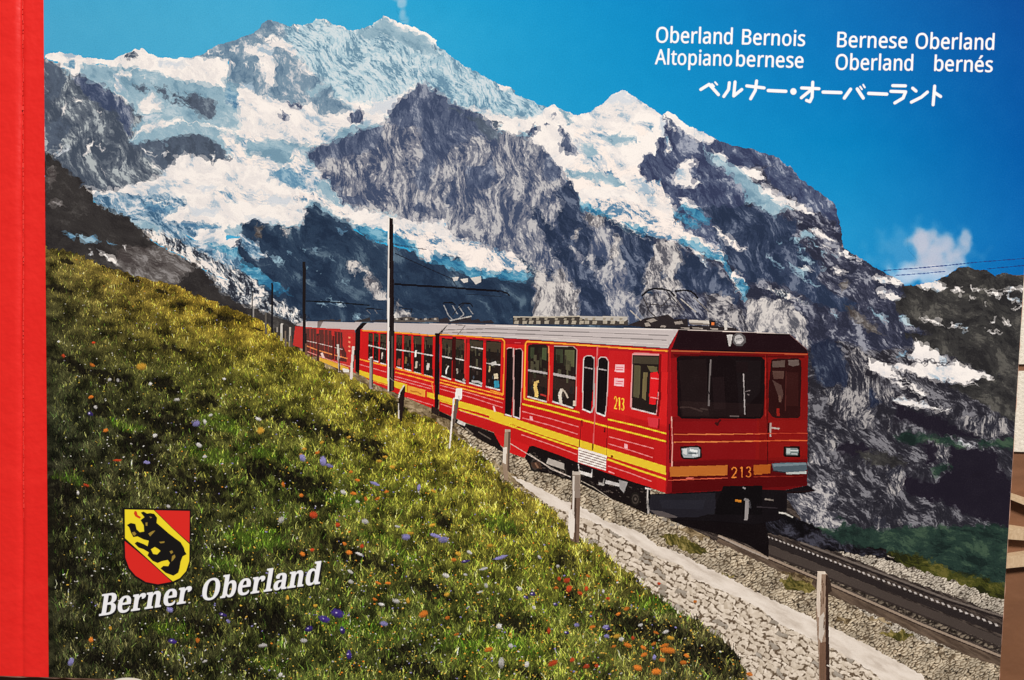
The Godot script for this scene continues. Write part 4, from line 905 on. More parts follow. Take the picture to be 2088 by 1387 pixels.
	stroke("C2", "470,95 560,130 680,165 790,195", 3, rgb(214, 128, 74)); inked("C2", "575,185 640,205 720,235 800,265 800,300 720,275 640,240 575,212", rgb(220, 170, 60)); stroke("C2", "480,140 570,175 680,215 830,262", 2, rgb(220, 140, 130)); stroke("C2", "590,150 605,190", 5, rgb(226, 196, 190)); inked("C2", "750,268 800,278 800,300 760,300", rgb(226, 222, 216))
	inkpiece("door", "rear_coach", "B2", "790,1285 830,1290 835,1480 795,1470", rgb(196, 48, 46))
	for i in 4:
		stroke("C2", "%d,%d %d,%d" % [797, 30 + i * 34, 812, 36 + i * 34], 4, rgb(232, 150, 110))
	# gangway between the rear coaches
	inked("B2", "850,1262 905,1205 945,1205 890,1262 885,1600 850,1580", DARK); inked("C2", "850,-30 890,-20 885,290 855,280", DARK)
	inked("C2", "890,-10 945,-5 945,200 885,190", rgb(190, 44, 44)); stroke("C2", "905,30 915,150", 8, rgb(30, 20, 20))
	for i in 6:
		stroke("C2", "%d,%d %d,%d" % [922, 20 + i * 30, 940, 24 + i * 30], 4, rgb(232, 160, 120))
	# middle coach
	inkpiece("roof", "middle_coach", "B2", "945,1204 1100,1207 1300,1210 1575,1215 1485,1302 1300,1285 1100,1272 890,1262", ROOF)
	inkpiece("printed_coach", "=middle_coach", "P", "735,672 790,676 840,681 889,687 893,838 850,820 803,800 761,782 732,760", RED)
	stroke("B2", "900,1265 1100,1277 1300,1291 1470,1306", 3.2, ORANGE)
	for w in [[952, 985, -4, 196], [993, 1030, -2, 208], [1042, 1092, 1, 226], [1167, 1213, 8, 256], [1227, 1285, 12, 272], [1301, 1362, 17, 296], [1381, 1450, 22, 318]]:
		inkpiece("window", "middle_coach", "C2", "%d,%d %d,%d %d,%d %d,%d" % [w[0], w[2], w[1], w[2] + 4, w[1] - 3, w[3] + (w[1] - w[0]) * 0.22, w[0] - 2, w[3]], GLASS)
		inked("C2", "%d,%d %d,%d %d,%d %d,%d" % [w[0], w[2] + 6, w[1], w[2] + 10, w[1], w[2] + 70, w[0], w[2] + 62], rgb(62, 56, 44))
		interior("C2", w[0], w[1] - 4, w[2] + 4, w[3], 0.16, rng)
		stroke("C2", "%d,%d %d,%d" % [w[0], w[3] + 2, w[1] - 2, w[3] + 4 + (w[1] - w[0]) * 0.24], 3, rgb(214, 206, 202))
	stroke("C2", "952,92 1092,124", 3, rgb(190, 184, 180)); stroke("C2", "1167,124 1285,142 1362,156 1450,172", 3, rgb(190, 184, 180))
	for d in [[1190, 215, rgb(150, 60, 50), 10], [1245, 200, rgb(120, 100, 60), 8], [1325, 235, rgb(198, 186, 168), 8], [1415, 250, rgb(206, 198, 190), 9], [1320, 150, rgb(216, 212, 206), 7], [1060, 165, rgb(190, 180, 170), 5]]:
		stroke("C2", "%d,%d %d,%d" % [d[0], d[1] - 20, d[0] - 6, d[1] + 34], d[3] * 0.6, d[2])
	stroke("C2", "885,200 1090,252", 3.4, ORANGE); stroke("C2", "1160,270 1300,305 1455,345", 3.6, ORANGE); stroke("C2", "1160,300 1300,335 1455,378", 3, ORANGE)
	stroke("C2", "885,240 1090,300", 2, PINK); stroke("C2", "1150,330 1455,412", 2, PINK); stroke("C2", "1150,352 1440,430", 2, PINK); stroke("C2", "1250,495 1450,555", 2, PINK)
	inked("C2", "880,282 985,315 1100,350 1105,395 985,362 880,318", YELLOW); inked("C2", "1150,366 1250,393 1250,455 1150,412", YELLOW); inkpiece("number_plate", "middle_coach", "C2", "1256,402 1392,438 1388,494 1252,456", rgb(226, 158, 60)); inked("C2", "1405,452 1462,466 1462,510 1402,490", YELLOW)
	stroke("C2", "1275,440 1300,452 1330,452 1360,470", 3, rgb(190, 116, 44)); stroke("C2", "985,368 1100,402", 2, rgb(226, 150, 60)); stroke("C2", "1440,380 1455,460", 3, rgb(226, 120, 60))
	# gangway and the leading coach
	inked("B2", "1480,1302 1570,1215 1600,1222 1505,1305", rgb(26, 18, 20)); inked("C2", "1468,0 1500,0 1494,560 1480,610 1462,590", rgb(30, 14, 16)); inked("C2", "1440,560 1500,590 1490,640 1440,610", rgb(40, 30, 28))
	inkpiece("roof", "front_coach", "P", "898,684 914,661 1000,662 1106,665 1238,669 1384,672 1362,710 1185,699 1000,687", ROOF)
	stroke("B2", "1625,1220 1700,1228 1640,1300", 2, rgb(120, 110, 108))
	stroke("B3", "-380,1262 0,1252 560,1275 1040,1290 1380,1305", 2, rgb(126, 118, 118)); stroke("B3", "-390,1285 0,1282 530,1305 1000,1325 1360,1340", 2, rgb(130, 122, 122)); stroke("B3", "-300,1300 0,1305 500,1330 1000,1355 1370,1375", 1.6, rgb(206, 198, 194)); stroke("B3", "0,1232 400,1236 900,1248 1440,1258", 2, rgb(216, 210, 206))
	inkpiece("printed_coach", "=front_coach", "P", "896,685 1000,688 1185,700 1362,711 1358,1006 1290,983 1238,965 1185,947 1137,928 1082,910 1069,934 1040,924 1016,904 1007,882 980,872 949,862 896,838", RED)
	inked("P", "1000,688 1185,700 1362,711 1362,722 1185,711 1000,699", RED_DEEP); inked("P", "1078,698 1185,705 1362,722 1360,760 1185,745", Color(RED_DEEP.r, RED_DEEP.g, RED_DEEP.b, 0.35)); inked("P", "900,690 1025,692 1025,700 900,698", RED_DEEP)
	shade("P", "896,760 1000,784 1185,824 1360,868 1358,1006 1290,983 1185,947 1082,910 949,862 896,838", Color(0.35, 0.0, 0.02, 0.10))
	shade("P", "1190,712 1280,716 1275,860 1240,846 1190,830", Color(1.0, 0.3, 0.3, 0.06)); shade("P", "1284,850 1360,872 1358,960 1284,935", Color(0.3, 0.0, 0.02, 0.10)); shade("P", "1310,716 1362,720 1360,1005 1340,1000 1330,860", Color(1.0, 0.25, 0.25, 0.08))
	# rear window band of the leading coach
	stroke("C2", "1505,8 1700,20 1850,32 1985,42 2004,62 2000,280 1992,470", 3.2, ORANGE)
	for w in [[1520, 1602, 34, 348], [1625, 1712, 38, 378], [1735, 1838, 44, 402], [1862, 1978, 54, 430]]:
		inkpiece("window", "front_coach", "C2", "%d,%d %d,%d %d,%d %d,%d" % [w[0], w[2], w[1], w[2] + 10, w[1] - 8, w[3] + 4, w[0] - 4, w[3] - 24], GLASS)
		inked("C2", "%d,%d %d,%d %d,%d %d,%d" % [w[0] + 4, w[2] + 10, w[1] - 4, w[2] + 18, w[1] - 8, w[2] + 96, w[0] + 2, w[2] + 84], rgb(64, 54, 42))
		interior("C2", w[0] + 2, w[1] - 8, w[2] + 8, w[3] - 24, 0.2, rng)
		stroke("C2", "%d,%d %d,%d" % [w[0] - 4, w[3] - 20, w[1] - 10, w[3] + 8], 3.6, rgb(206, 198, 194))
	stroke("C2", "1518,176 1602,194", 3.4, rgb(196, 190, 186)); stroke("C2", "1625,194 1706,212", 3, rgb(196, 190, 186)); stroke("C2", "1742,104 1838,120", 3, rgb(196, 190, 186)); stroke("C2", "1732,254 1826,276", 3.4, rgb(196, 190, 186)); stroke("C2", "1862,230 1970,244", 3, rgb(190, 184, 180))
	stroke("C2", "1700,30 1698,350", 4, rgb(196, 44, 42)); stroke("C2", "1614,30 1612,350", 7, rgb(60, 18, 18))
	for d in [["1570,250 1555,280 1550,315", 3.2, rgb(222, 216, 206)], ["1635,270 1640,310", 3.2, rgb(170, 160, 150)], ["1935,310 1940,350", 8.5, rgb(206, 190, 160)], ["1940,365 1945,420", 10, rgb(52, 140, 166)], ["1890,250 1885,300", 3.6, rgb(170, 150, 110)], ["1900,240 1940,225", 7, rgb(190, 186, 180)], ["1750,370 1800,375 1830,390", 5, rgb(176, 172, 170)], ["1680,355 1700,370", 5, rgb(170, 160, 156)]]:
		stroke("C2", d[0], d[1], d[2])
	stroke("C2", "1505,356 1700,405 1990,478", 3, ORANGE); stroke("C2", "1505,380 1700,432 1996,508", 3.4, ORANGE)
	for l in ["1505,400 1750,466 1990,538", "1505,428 1750,496 1990,574", "1660,598 1800,640 1990,700", "1510,545 1600,576"]:
		stroke("C2", l, 2, PINK)
	inked("C2", "1490,472 1620,510 1620,552 1490,510", YELLOW); inked("C2", "1645,520 1800,562 2000,622 2100,650 2100,700 2000,672 1800,612 1645,572", YELLOW); stroke("C2", "1500,520 1600,552", 2.2, YELLOW); stroke("C2", "1650,588 1800,634 2000,694 2100,722", 2.8, YELLOW)
	stroke("C2", "1920,570 1932,605", 4, rgb(232, 190, 190))
	# rear doors
	inkpiece("door", "front_coach", "C3", "112,110 250,118 232,660 105,640", RED_DEEP)
	inked("C3", "128,125 140,114 165,114 178,128 176,400 160,635 112,618", DARK); inked("C3", "190,128 202,118 230,118 245,135 238,420 224,655 176,640", DARK)
	stroke("C3", "180,112 178,640", 3.6, rgb(190, 150, 146)); stroke("C3", "126,122 140,112 168,112", 2, rgb(212, 160, 156)); stroke("C3", "192,122 232,116 248,136 240,420 226,658", 2, rgb(212, 160, 156)); stroke("C3", "110,624 165,642", 3.4, rgb(214, 206, 204)); stroke("C3", "176,640 228,660", 3.4, rgb(214, 206, 204)); stroke("C3", "185,70 235,72", 2, rgb(206, 80, 84))
	stroke("C3", "0,440 105,470", 3, ORANGE); stroke("C3", "0,482 105,510", 3.4, ORANGE); stroke("C3", "22,560 34,600", 4, rgb(232, 190, 190))
	inked("C3", "-10,598 110,636 175,652 175,705 100,690 -10,652", YELLOW); stroke("C3", "-10,664 110,704 225,740", 3, YELLOW)
	# front window band
	stroke("C3", "262,500 270,80 285,62 460,74 680,88 900,104 1120,120 1368,136", 3.8, ORANGE)
	inkpiece("window", "front_coach", "C3", "292,96 310,84 430,86 448,110 444,300 436,526 300,500 286,482", GLASS); inkpiece("window", "front_coach", "C3", "490,105 510,94 645,104 664,128 660,340 652,578 500,540 478,520", GLASS)
	stroke("C3", "450,96 456,300 446,520", 3, rgb(214, 120, 80)); stroke("C3", "490,98 640,100 668,126 660,560", 2, rgb(190, 160, 156))
	for d in [["310,110 340,108 340,190 310,195", rgb(56, 62, 44)], ["400,110 436,112 432,210 396,200", rgb(72, 82, 54)], ["370,110 392,112 390,160 366,150", rgb(38, 34, 28)], ["505,120 560,124 560,230 510,220", rgb(56, 60, 44)], ["575,126 650,130 646,260 570,240", rgb(84, 86, 58)], ["300,310 440,335 436,420 300,390", rgb(46, 34, 30)], ["490,340 655,370 650,470 488,430", rgb(48, 36, 32)]]:
		inked("C3", d[0], d[1])
	interior("C3", 300, 436, 100, 490, 0.16, rng)
	interior("C3", 496, 650, 120, 535, 0.2, rng)
	inked("C3", "292,276 440,300 440,318 290,292", rgb(172, 164, 162)); inked("C3", "484,304 660,336 660,358 484,324", rgb(176, 168, 166))
	stroke("C3", "352,375 345,410 358,470 352,492", 7.5, rgb(222, 186, 108)); stroke("C3", "350,378 375,372", 5, rgb(206, 176, 110)); stroke("C3", "552,430 535,470 545,545", 6.5, rgb(214, 204, 190)); stroke("C3", "550,428 575,450 600,500", 4, rgb(190, 176, 160)); stroke("C3", "648,520 646,560", 5, rgb(214, 196, 176)); stroke("C3", "385,470 430,485", 4, rgb(170, 50, 46))
	stroke("C3", "286,488 436,530", 4, rgb(206, 198, 196)); stroke("C3", "478,526 640,578", 4, rgb(206, 198, 196))
	stroke("C3", "258,505 430,545 690,612 900,662 1130,714 1378,780", 3.8, YELLOW); stroke("C3", "245,546 430,592 690,664 900,720 1130,778 1382,842", 4.2, YELLOW)
	# front doors
	inkpiece("door", "front_coach", "C3", "690,120 920,132 905,690 690,640", Color(0.72, 0.09, 0.115))
	stroke("C3", "826,100 806,650 792,900", 3, rgb(206, 96, 96)); stroke("C3", "800,180 800,560 780,612", 4, rgb(176, 160, 158))
	inked("C3", "722,196 740,176 780,176 798,200 792,420 776,610 712,580 712,420", DARK); inked("C3", "832,206 850,186 888,190 908,216 902,440 886,638 820,608 820,440", DARK)
	stroke("C3", "712,580 716,300 722,190 742,172 782,172 800,196", 2.4, rgb(196, 176, 174)); stroke("C3", "818,610 826,300 834,200 852,182 892,184 912,214 900,520 886,640", 2.4, rgb(196, 170, 168)); stroke("C3", "710,584 776,612", 4, rgb(216, 210, 208)); stroke("C3", "818,612 886,640", 4, rgb(216, 210, 208)); stroke("C3", "726,262 790,274", 3, rgb(160, 150, 150)); stroke("C3", "836,274 900,286", 3, rgb(160, 150, 150))
	stroke("C3", "700,680 690,880", 2, rgb(120, 16, 20)); stroke("C3", "906,700 896,960", 2, rgb(120, 16, 20)); stroke("C3", "884,730 882,765", 3, rgb(90, 16, 18)); stroke("C3", "708,670 708,720", 3, rgb(120, 18, 22))
	# plates and number on the side
	inkpiece("sign_plate", "front_coach", "C3", "964,240 1036,240 1036,302 960,296", rgb(232, 186, 190)); inkpiece("sign_plate", "front_coach", "C3", "958,344 1032,350 1030,412 956,404", rgb(232, 186, 190)); stroke("C3", "970,262 1028,264", 2, rgb(214, 110, 120)); stroke("C3", "970,280 1024,282", 2, rgb(214, 110, 120)); stroke("C3", "966,368 1024,372", 2, rgb(214, 110, 120)); stroke("C3", "966,388 1020,392", 2, rgb(214, 110, 120))
	# cab window and mirror
	inked("C3", "1096,158 1110,148 1300,156 1314,172 1306,400 1284,630 1090,586 1078,566", rgb(206, 140, 140)); inkpiece("cab_window", "front_coach", "C3", "1100,166 1306,172 1300,400 1280,622 1092,578", GLASS); inked("C3", "1108,180 1300,184 1298,240 1104,232", rgb(66, 58, 46)); inked("C3", "1112,244 1160,250 1150,500 1104,490", rgb(84, 78, 56)); inked("C3", "1180,300 1215,300 1200,520 1172,500", rgb(110, 98, 66)); inked("C3", "1210,250 1290,258 1290,300 1236,300", rgb(98, 90, 62))
	stroke("C3", "1090,578 1280,626", 3.6, rgb(206, 190, 188))
	inkpiece("mirror", "front_coach", "C3", "1236,304 1290,296 1304,330 1302,400 1276,552 1226,546 1226,480", rgb(214, 28, 34)); stroke("C3", "1240,345 1310,354", 2.6, rgb(226, 130, 130)); stroke("C3", "1236,492 1304,506", 2.6, rgb(226, 130, 130)); stroke("C3", "1312,160 1308,500 1292,640", 5, rgb(120, 12, 16))
	inked("C3", "1214,646 1312,658 1300,732 1222,718", rgb(206, 52, 62)); stroke("C3", "1304,660 1298,740", 4, rgb(130, 12, 18))
	# lower side: ribs, bands, louvre
	for l in ["245,602 460,658 680,722", "245,652 460,710 676,780", "238,782 460,858 668,936", "915,798 1090,844 1262,890", "910,852 1090,906 1254,960", "908,1024 1080,1080 1246,1144"]:
		stroke("C3", l, 2.3, PINK)
	inked("C3", "302,636 326,644 328,672 304,664", rgb(236, 180, 186)); inked("C3", "1034,850 1060,858 1060,892 1034,884", rgb(236, 180, 186))
	inkpiece("yellow_band", "front_coach", "C3", "172,654 430,738 690,822 900,888 1130,958 1376,1032 1372,1100 1130,1022 900,950 690,880 430,796 172,704", YELLOW); stroke("C3", "225,740 460,820 680,895", 4, YELLOW); stroke("C3", "904,972 1130,1052 1366,1130", 4.6, YELLOW)
	stroke("C3", "792,850 790,905", 2.4, rgb(110, 70, 16)); stroke("C3", "900,890 898,950", 2, rgb(120, 70, 16)); stroke("C3", "690,824 686,880", 2, rgb(120, 70, 16)); inked("C3", "930,940 948,944 946,962 930,958", rgb(120, 60, 20))
	inkpiece("louvre", "front_coach", "C3", "682,880 898,944 894,1062 676,996", rgb(232, 222, 214))
	for i in 5:
		stroke("C3", "%d,%d %d,%d" % [682, 902 + i * 20, 894, 966 + i * 20], 1.9, rgb(126, 104, 100))
	stroke("C3", "910,1066 960,1084", 3, rgb(240, 150, 150))
	# under the side
	inked("C3", "300,874 330,868 520,936 680,1000 900,1078 1100,1148 1240,1190 1220,1400 1100,1345 900,1265 700,1165 500,1095 330,1062 266,960", rgb(22, 16, 17)); inked("C3", "-20,752 60,850 130,930 60,900 0,850", rgb(26, 20, 20))
	inked("C2", "1500,600 1700,695 1920,768 1980,880 1900,870 1760,790 1640,700 1560,660 1500,640", rgb(26, 20, 20)); stroke("C2", "1640,680 1700,705", 7, rgb(206, 200, 194)); stroke("C2", "1700,730 1760,780", 4, rgb(120, 108, 96)); stroke("C2", "1800,760 1900,820", 3, rgb(96, 84, 76))
	for i in 90:
		var f := rng.randf()
		var x := lerpf(300, 1220, f)
		var y := lerpf(905, 1215, f) + rng.randf_range(-6, 120)
		var g := rng.randf_range(26, 92)
		var s := rng.randf_range(6, 26)
		inked("C3", "%f,%f %f,%f %f,%f %f,%f" % [x, y, x + s, y + s * 0.3, x + s * 0.9, y + s * 0.7, x - s * 0.1, y + s * 0.4], rgb(g * 1.1, g * 0.95, g * 0.88))
	for e in [[345, 1010, 62], [560, 1075, 50], [1120, 1280, 54]]:
		for q in [[1.0, 30.0], [0.72, 62.0], [0.5, 34.0], [0.22, 80.0]]:
			var ring := ""
			for j in 14:
				ring += "%f,%f " % [e[0] + cos(TAU * j / 14.0) * e[2] * q[0] * 0.7, e[1] + sin(TAU * j / 14.0) * e[2] * q[0]]
			inked("C3", ring, rgb(q[1], q[1] * 0.88, q[1] * 0.82))
	inked("C3", "446,962 570,1006 572,1054 430,1006", rgb(176, 166, 158)); stroke("C3", "300,930 380,985 470,1040 620,1110", 2, rgb(176, 162, 150)); inked("C3", "310,1000 380,990 400,1050 330,1040", rgb(70, 50, 40)); stroke("C3", "345,1000 370,1040", 4, rgb(130, 96, 76))
	inked("C3", "684,1058 784,1086 782,1114 690,1084", rgb(216, 210, 206)); stroke("C3", "680,1010 688,1080", 2, rgb(206, 198, 194)); stroke("C3", "786,1050 782,1110", 2, rgb(206, 198, 194))
	inked("C3", "890,1132 1000,1160 1000,1186 886,1160", rgb(190, 184, 182)); inked("C3", "992,1130 1062,1150 1032,1232 1000,1200", rgb(150, 146, 146)); stroke("C3", "836,1160 880,1170", 5, rgb(170, 164, 160)); stroke("C3", "880,1120 870,1165", 3, rgb(140, 134, 130))
	# the front, in its own shade
	inkpiece("cab_front", "front_coach", "P", "1362,711 1384,672 1384,680 1645,712 1648,722 1647,850 1646,990 1600,1000 1538,998 1475,1001 1357,1007 1360,850", rgb(112, 15, 18))
	inked("P", "1550,715 1647,721 1646,990 1600,1000 1538,998", rgb(118, 17, 16)); inked("P", "1360,940 1480,936 1600,940 1646,936 1646,990 1600,1000 1538,998 1475,1001 1357,1007", rgb(98, 12, 15))
	inkpiece("roof_front", "front_coach", "P", "1384,673 1484,676 1540,679 1609,681 1645,712 1647,720 1540,718 1450,716 1363,712", rgb(29, 13, 18)); stroke("P", "1384,672 1484,676 1609,681", 1.8, rgb(190, 176, 170)); stroke("P", "1609,681 1646,713", 1.6, rgb(120, 90, 90))
	stroke("C3", "1372,134 1700,142 2084,152", 2.6, rgb(176, 92, 56)); stroke("C4", "-10,150 200,156 410,162", 2.6, rgb(176, 84, 50))
	inked("P", "1363,712 1384,672 1378,690 1368,716 1370,1004 1357,1007", rgb(150, 20, 26)); stroke("C3", "1400,640 1406,860 1402,1084", 2.6, rgb(206, 146, 136)); stroke("C3", "1384,700 1388,1000", 3.4, rgb(70, 10, 14))
	inked("P", "1482,683 1494,682 1490,706 1486,706", rgb(190, 184, 182)); inkpiece("headlight", "front_coach", "P", "1495,684 1502,679 1512,680 1520,686 1521,698 1513,706 1502,706 1494,699", rgb(84, 80, 82)); inked("P", "1499,686 1506,682 1514,686 1517,694 1510,702 1501,701 1497,694", rgb(176, 172, 172)); stroke("P", "1501,692 1513,690", 3, rgb(110, 108, 110)); stroke("P", "1503,698 1511,697", 2, rgb(230, 226, 224))
	shade("P", "1370,860 1548,858 1548,936 1370,942", Color(0.75, 0.10, 0.10, 0.14)); shade("P", "1372,722 1640,726 1640,730 1376,728", Color(0.1, 0, 0, 0.35)); shade("P", "1562,858 1644,856 1644,930 1562,934", Color(0.8, 0.16, 0.1, 0.12)); shade("P", "1364,960 1646,946 1646,990 1358,1006", Color(0.05, 0, 0, 0.22)); shade("P", "1366,730 1380,730 1381,850 1368,850", Color(0.85, 0.1, 0.12, 0.25))
	# windscreen and front door
	inkpiece("windscreen", "front_coach", "P", "1380,730 1386,726 1470,726 1553,728 1560,735 1559,800 1557,846 1551,854 1470,854 1390,854 1382,847", rgb(20, 12, 14))
	shade("P", "1384,735 1440,732 1446,848 1392,848", Color(0.30, 0.24, 0.22, 0.16)); shade("P", "1500,735 1552,736 1550,800 1508,846", Color(0.22, 0.20, 0.22, 0.16)); shade("P", "1384,818 1556,824 1550,850 1390,850", Color(0.30, 0.22, 0.20, 0.18)); shade("P", "1452,770 1476,768 1480,835 1456,835", Color(0.24, 0.18, 0.18, 0.22))
	stroke("C3", "1702,200 1696,300 1690,420 1686,560", 4, rgb(104, 96, 96)); stroke("C3", "1680,450 1696,470", 4, rgb(40, 34, 36)); stroke("C3", "1955,310 1960,440 1966,630", 2.6, rgb(150, 142, 142)); stroke("C3", "1464,572 1540,570 1640,604", 4, rgb(58, 44, 42)); stroke("C3", "1620,580 1680,590", 4, rgb(58, 46, 44)); stroke("C3", "1850,640 1920,640", 4, rgb(96, 84, 82)); stroke("C3", "1968,450 2010,440", 2, rgb(110, 100, 100)); stroke("C3", "1985,470 2000,476", 3, rgb(96, 86, 86)); inked("C3", "1900,220 1990,220 1990,300 1900,300", rgb(27, 17, 19))
	stroke("C3", "1780,665 1750,705", 4, rgb(60, 14, 16)); stroke("C3", "1735,690 1760,710", 5, rgb(56, 16, 18))
	stroke("C4", "98,165 100,640 104,1110", 3, rgb(84, 12, 12)); stroke("C4", "86,170 88,640", 2, rgb(150, 34, 28)); inkpiece("cab_door_window", "front_coach", "C4", "132,206 160,194 340,192 364,214 362,440 354,640 340,654 170,656 136,640 108,600 112,400", rgb(40, 15, 15))
	inked("C4", "138,216 240,206 236,262 140,262", rgb(88, 72, 66)); inked("C4", "262,206 346,204 346,246 300,256 266,246", rgb(96, 82, 78)); inked("C4", "140,288 232,292 226,350 150,354", rgb(80, 56, 50)); inked("C4", "140,360 210,400 226,470 206,540 170,440", rgb(76, 54, 50)); inked("C4", "250,300 340,300 340,560 250,560", rgb(50, 21, 20)); stroke("C4", "195,480 200,530", 5, rgb(96, 70, 62)); stroke("C4", "185,580 184,640", 6, rgb(132, 28, 22)); stroke("C4", "246,290 240,600", 3, rgb(66, 30, 28))
	stroke("C4", "126,690 124,800", 4.4, rgb(170, 146, 140)); stroke("C4", "132,728 194,738", 4, rgb(170, 146, 140)); stroke("C4", "112,690 110,770", 3, rgb(50, 8, 10))
	stroke("C3", "1418,780 1700,780 2090,776", 2.4, rgb(206, 110, 62)); stroke("C3", "1418,840 1700,838 2090,832", 3, rgb(206, 112, 60)); stroke("C4", "-10,776 200,772 412,772", 2, rgb(176, 62, 42)); stroke("C4", "-10,832 200,828 412,828", 3, rgb(196, 84, 44))
	# lamps, band, number, step
	inkpiece("headlight", "front_coach", "C3", "1466,874 1600,866 1630,880 1634,960 1600,972 1486,970 1470,950", rgb(26, 14, 14)); inked("C3", "1478,890 1540,880 1608,882 1620,900 1618,952 1560,962 1492,958 1480,930", rgb(150, 156, 160)); inked("C3", "1485,895 1520,890 1516,940 1490,930", rgb(206, 206, 206)); stroke("C3", "1540,900 1600,912", 5, rgb(226, 228, 228)); stroke("C3", "1560,940 1604,944", 5, rgb(206, 210, 212)); stroke("C3", "1530,925 1590,930", 3, rgb(84, 92, 96))
	inkpiece("headlight", "front_coach", "C4", "226,872 350,872 356,956 236,956 224,940", rgb(24, 10, 10)); inked("C4", "244,884 330,886 344,900 338,942 246,940", rgb(112, 124, 124)); inked("C4", "248,888 280,888 276,930 250,930", rgb(176, 184, 182)); stroke("C4", "280,905 338,908", 4, rgb(200, 206, 204)); stroke("C4", "286,930 330,932", 3, rgb(170, 176, 176))
	inked("C3", "1386,1030 1600,1024 1838,1018 1838,1096 1600,1102 1386,1108", rgb(178, 100, 40)); inked("C3", "2040,1016 2100,1014 2100,1092 2040,1092", rgb(166, 88, 34)); inked("C4", "-5,1016 60,1014 126,1012 126,1082 60,1086 -5,1090", rgb(166, 84, 28))
	stroke("C3", "1372,1136 1600,1126 1838,1116", 2.4, rgb(196, 84, 62)); stroke("C4", "-5,1108 130,1106", 2, rgb(150, 50, 34)); stroke("C4", "130,1104 380,1104", 2, rgb(120, 30, 24)); stroke("C3", "1510,1120 1570,1118", 3, rgb(206, 100, 90)); stroke("C3", "1838,1016 1836,1120", 2.4, rgb(86, 12, 14))
	inkpiece("bumper_step", "front_coach", "C4", "134,1004 240,998 404,996 408,1050 380,1072 240,1072 150,1064", rgb(74, 88, 98)); inked("C4", "140,1008 400,1000 402,1016 150,1030", rgb(112, 128, 136)); inked("C4", "244,1074 402,1064 404,1084 250,1090", rgb(176, 180, 178)); stroke("C4", "140,1062 240,1076", 3, rgb(40, 30, 34))
	# coupling, plough and what hangs below
	inkpiece("undercarriage", "front_coach", "P", "1356,1007 1475,1001 1538,998 1600,1000 1648,990 1663,1001 1640,1006 1606,1006 1604,1045 1590,1060 1538,1070 1470,1064 1380,1060 1320,1045 1322,1008", rgb(19, 15, 18))
	inked("C3", "1238,1244 1480,1240 1740,1232 1730,1400 1240,1400", rgb(31, 30, 36)); inked("D3", "1222,-10 1740,-10 1740,60 1700,100 1600,128 1440,130 1300,122 1226,84", rgb(32, 30, 37)); inked("D3", "1226,70 1340,85 1445,124 1440,134 1300,126", rgb(86, 78, 78)); inked("D3", "1300,-5 1660,-5 1640,70 1330,60", rgb(36, 35, 43))
	stroke("C3", "1216,1195 1214,1300 1220,1395", 4, rgb(176, 168, 164)); stroke("C3", "1195,1196 1242,1206", 4, rgb(196, 190, 186)); stroke("D3", "1210,0 1228,80", 3, rgb(130, 124, 122))
	inked("C3", "1800,1180 2100,1176 2100,1400 1740,1400 1750,1300", rgb(14, 11, 13)); stroke("C3", "1960,1280 1995,1290 1985,1395", 5, rgb(120, 116, 116)); stroke("D3", "1984,0 1974,150", 7, rgb(140, 134, 134)); stroke("D3", "2000,0 2010,60", 4, rgb(60, 58, 62)); stroke("C3", "1890,1292 1940,1296", 5, rgb(190, 120, 40)); stroke("C3", "1950,1190 1970,1200", 4, rgb(150, 146, 146)); stroke("C4", "80,1280 150,1290", 4, rgb(120, 110, 104)); stroke("C4", "20,1340 180,1350", 3, rgb(44, 38, 42)); stroke("C4", "250,1230 460,1216", 3, rgb(30, 16, 18))
	stroke("D3", "1330,140 1360,150", 7, rgb(150, 140, 128)); stroke("D3", "1390,185 1420,190", 5, rgb(130, 122, 112)); stroke("D3", "1440,180 1460,190", 5, rgb(150, 140, 130)); stroke("D4", "190,92 240,100 300,130", 4, rgb(190, 186, 180))
	print_posts()
	print_side_numbers()
	grain()
	crisp()

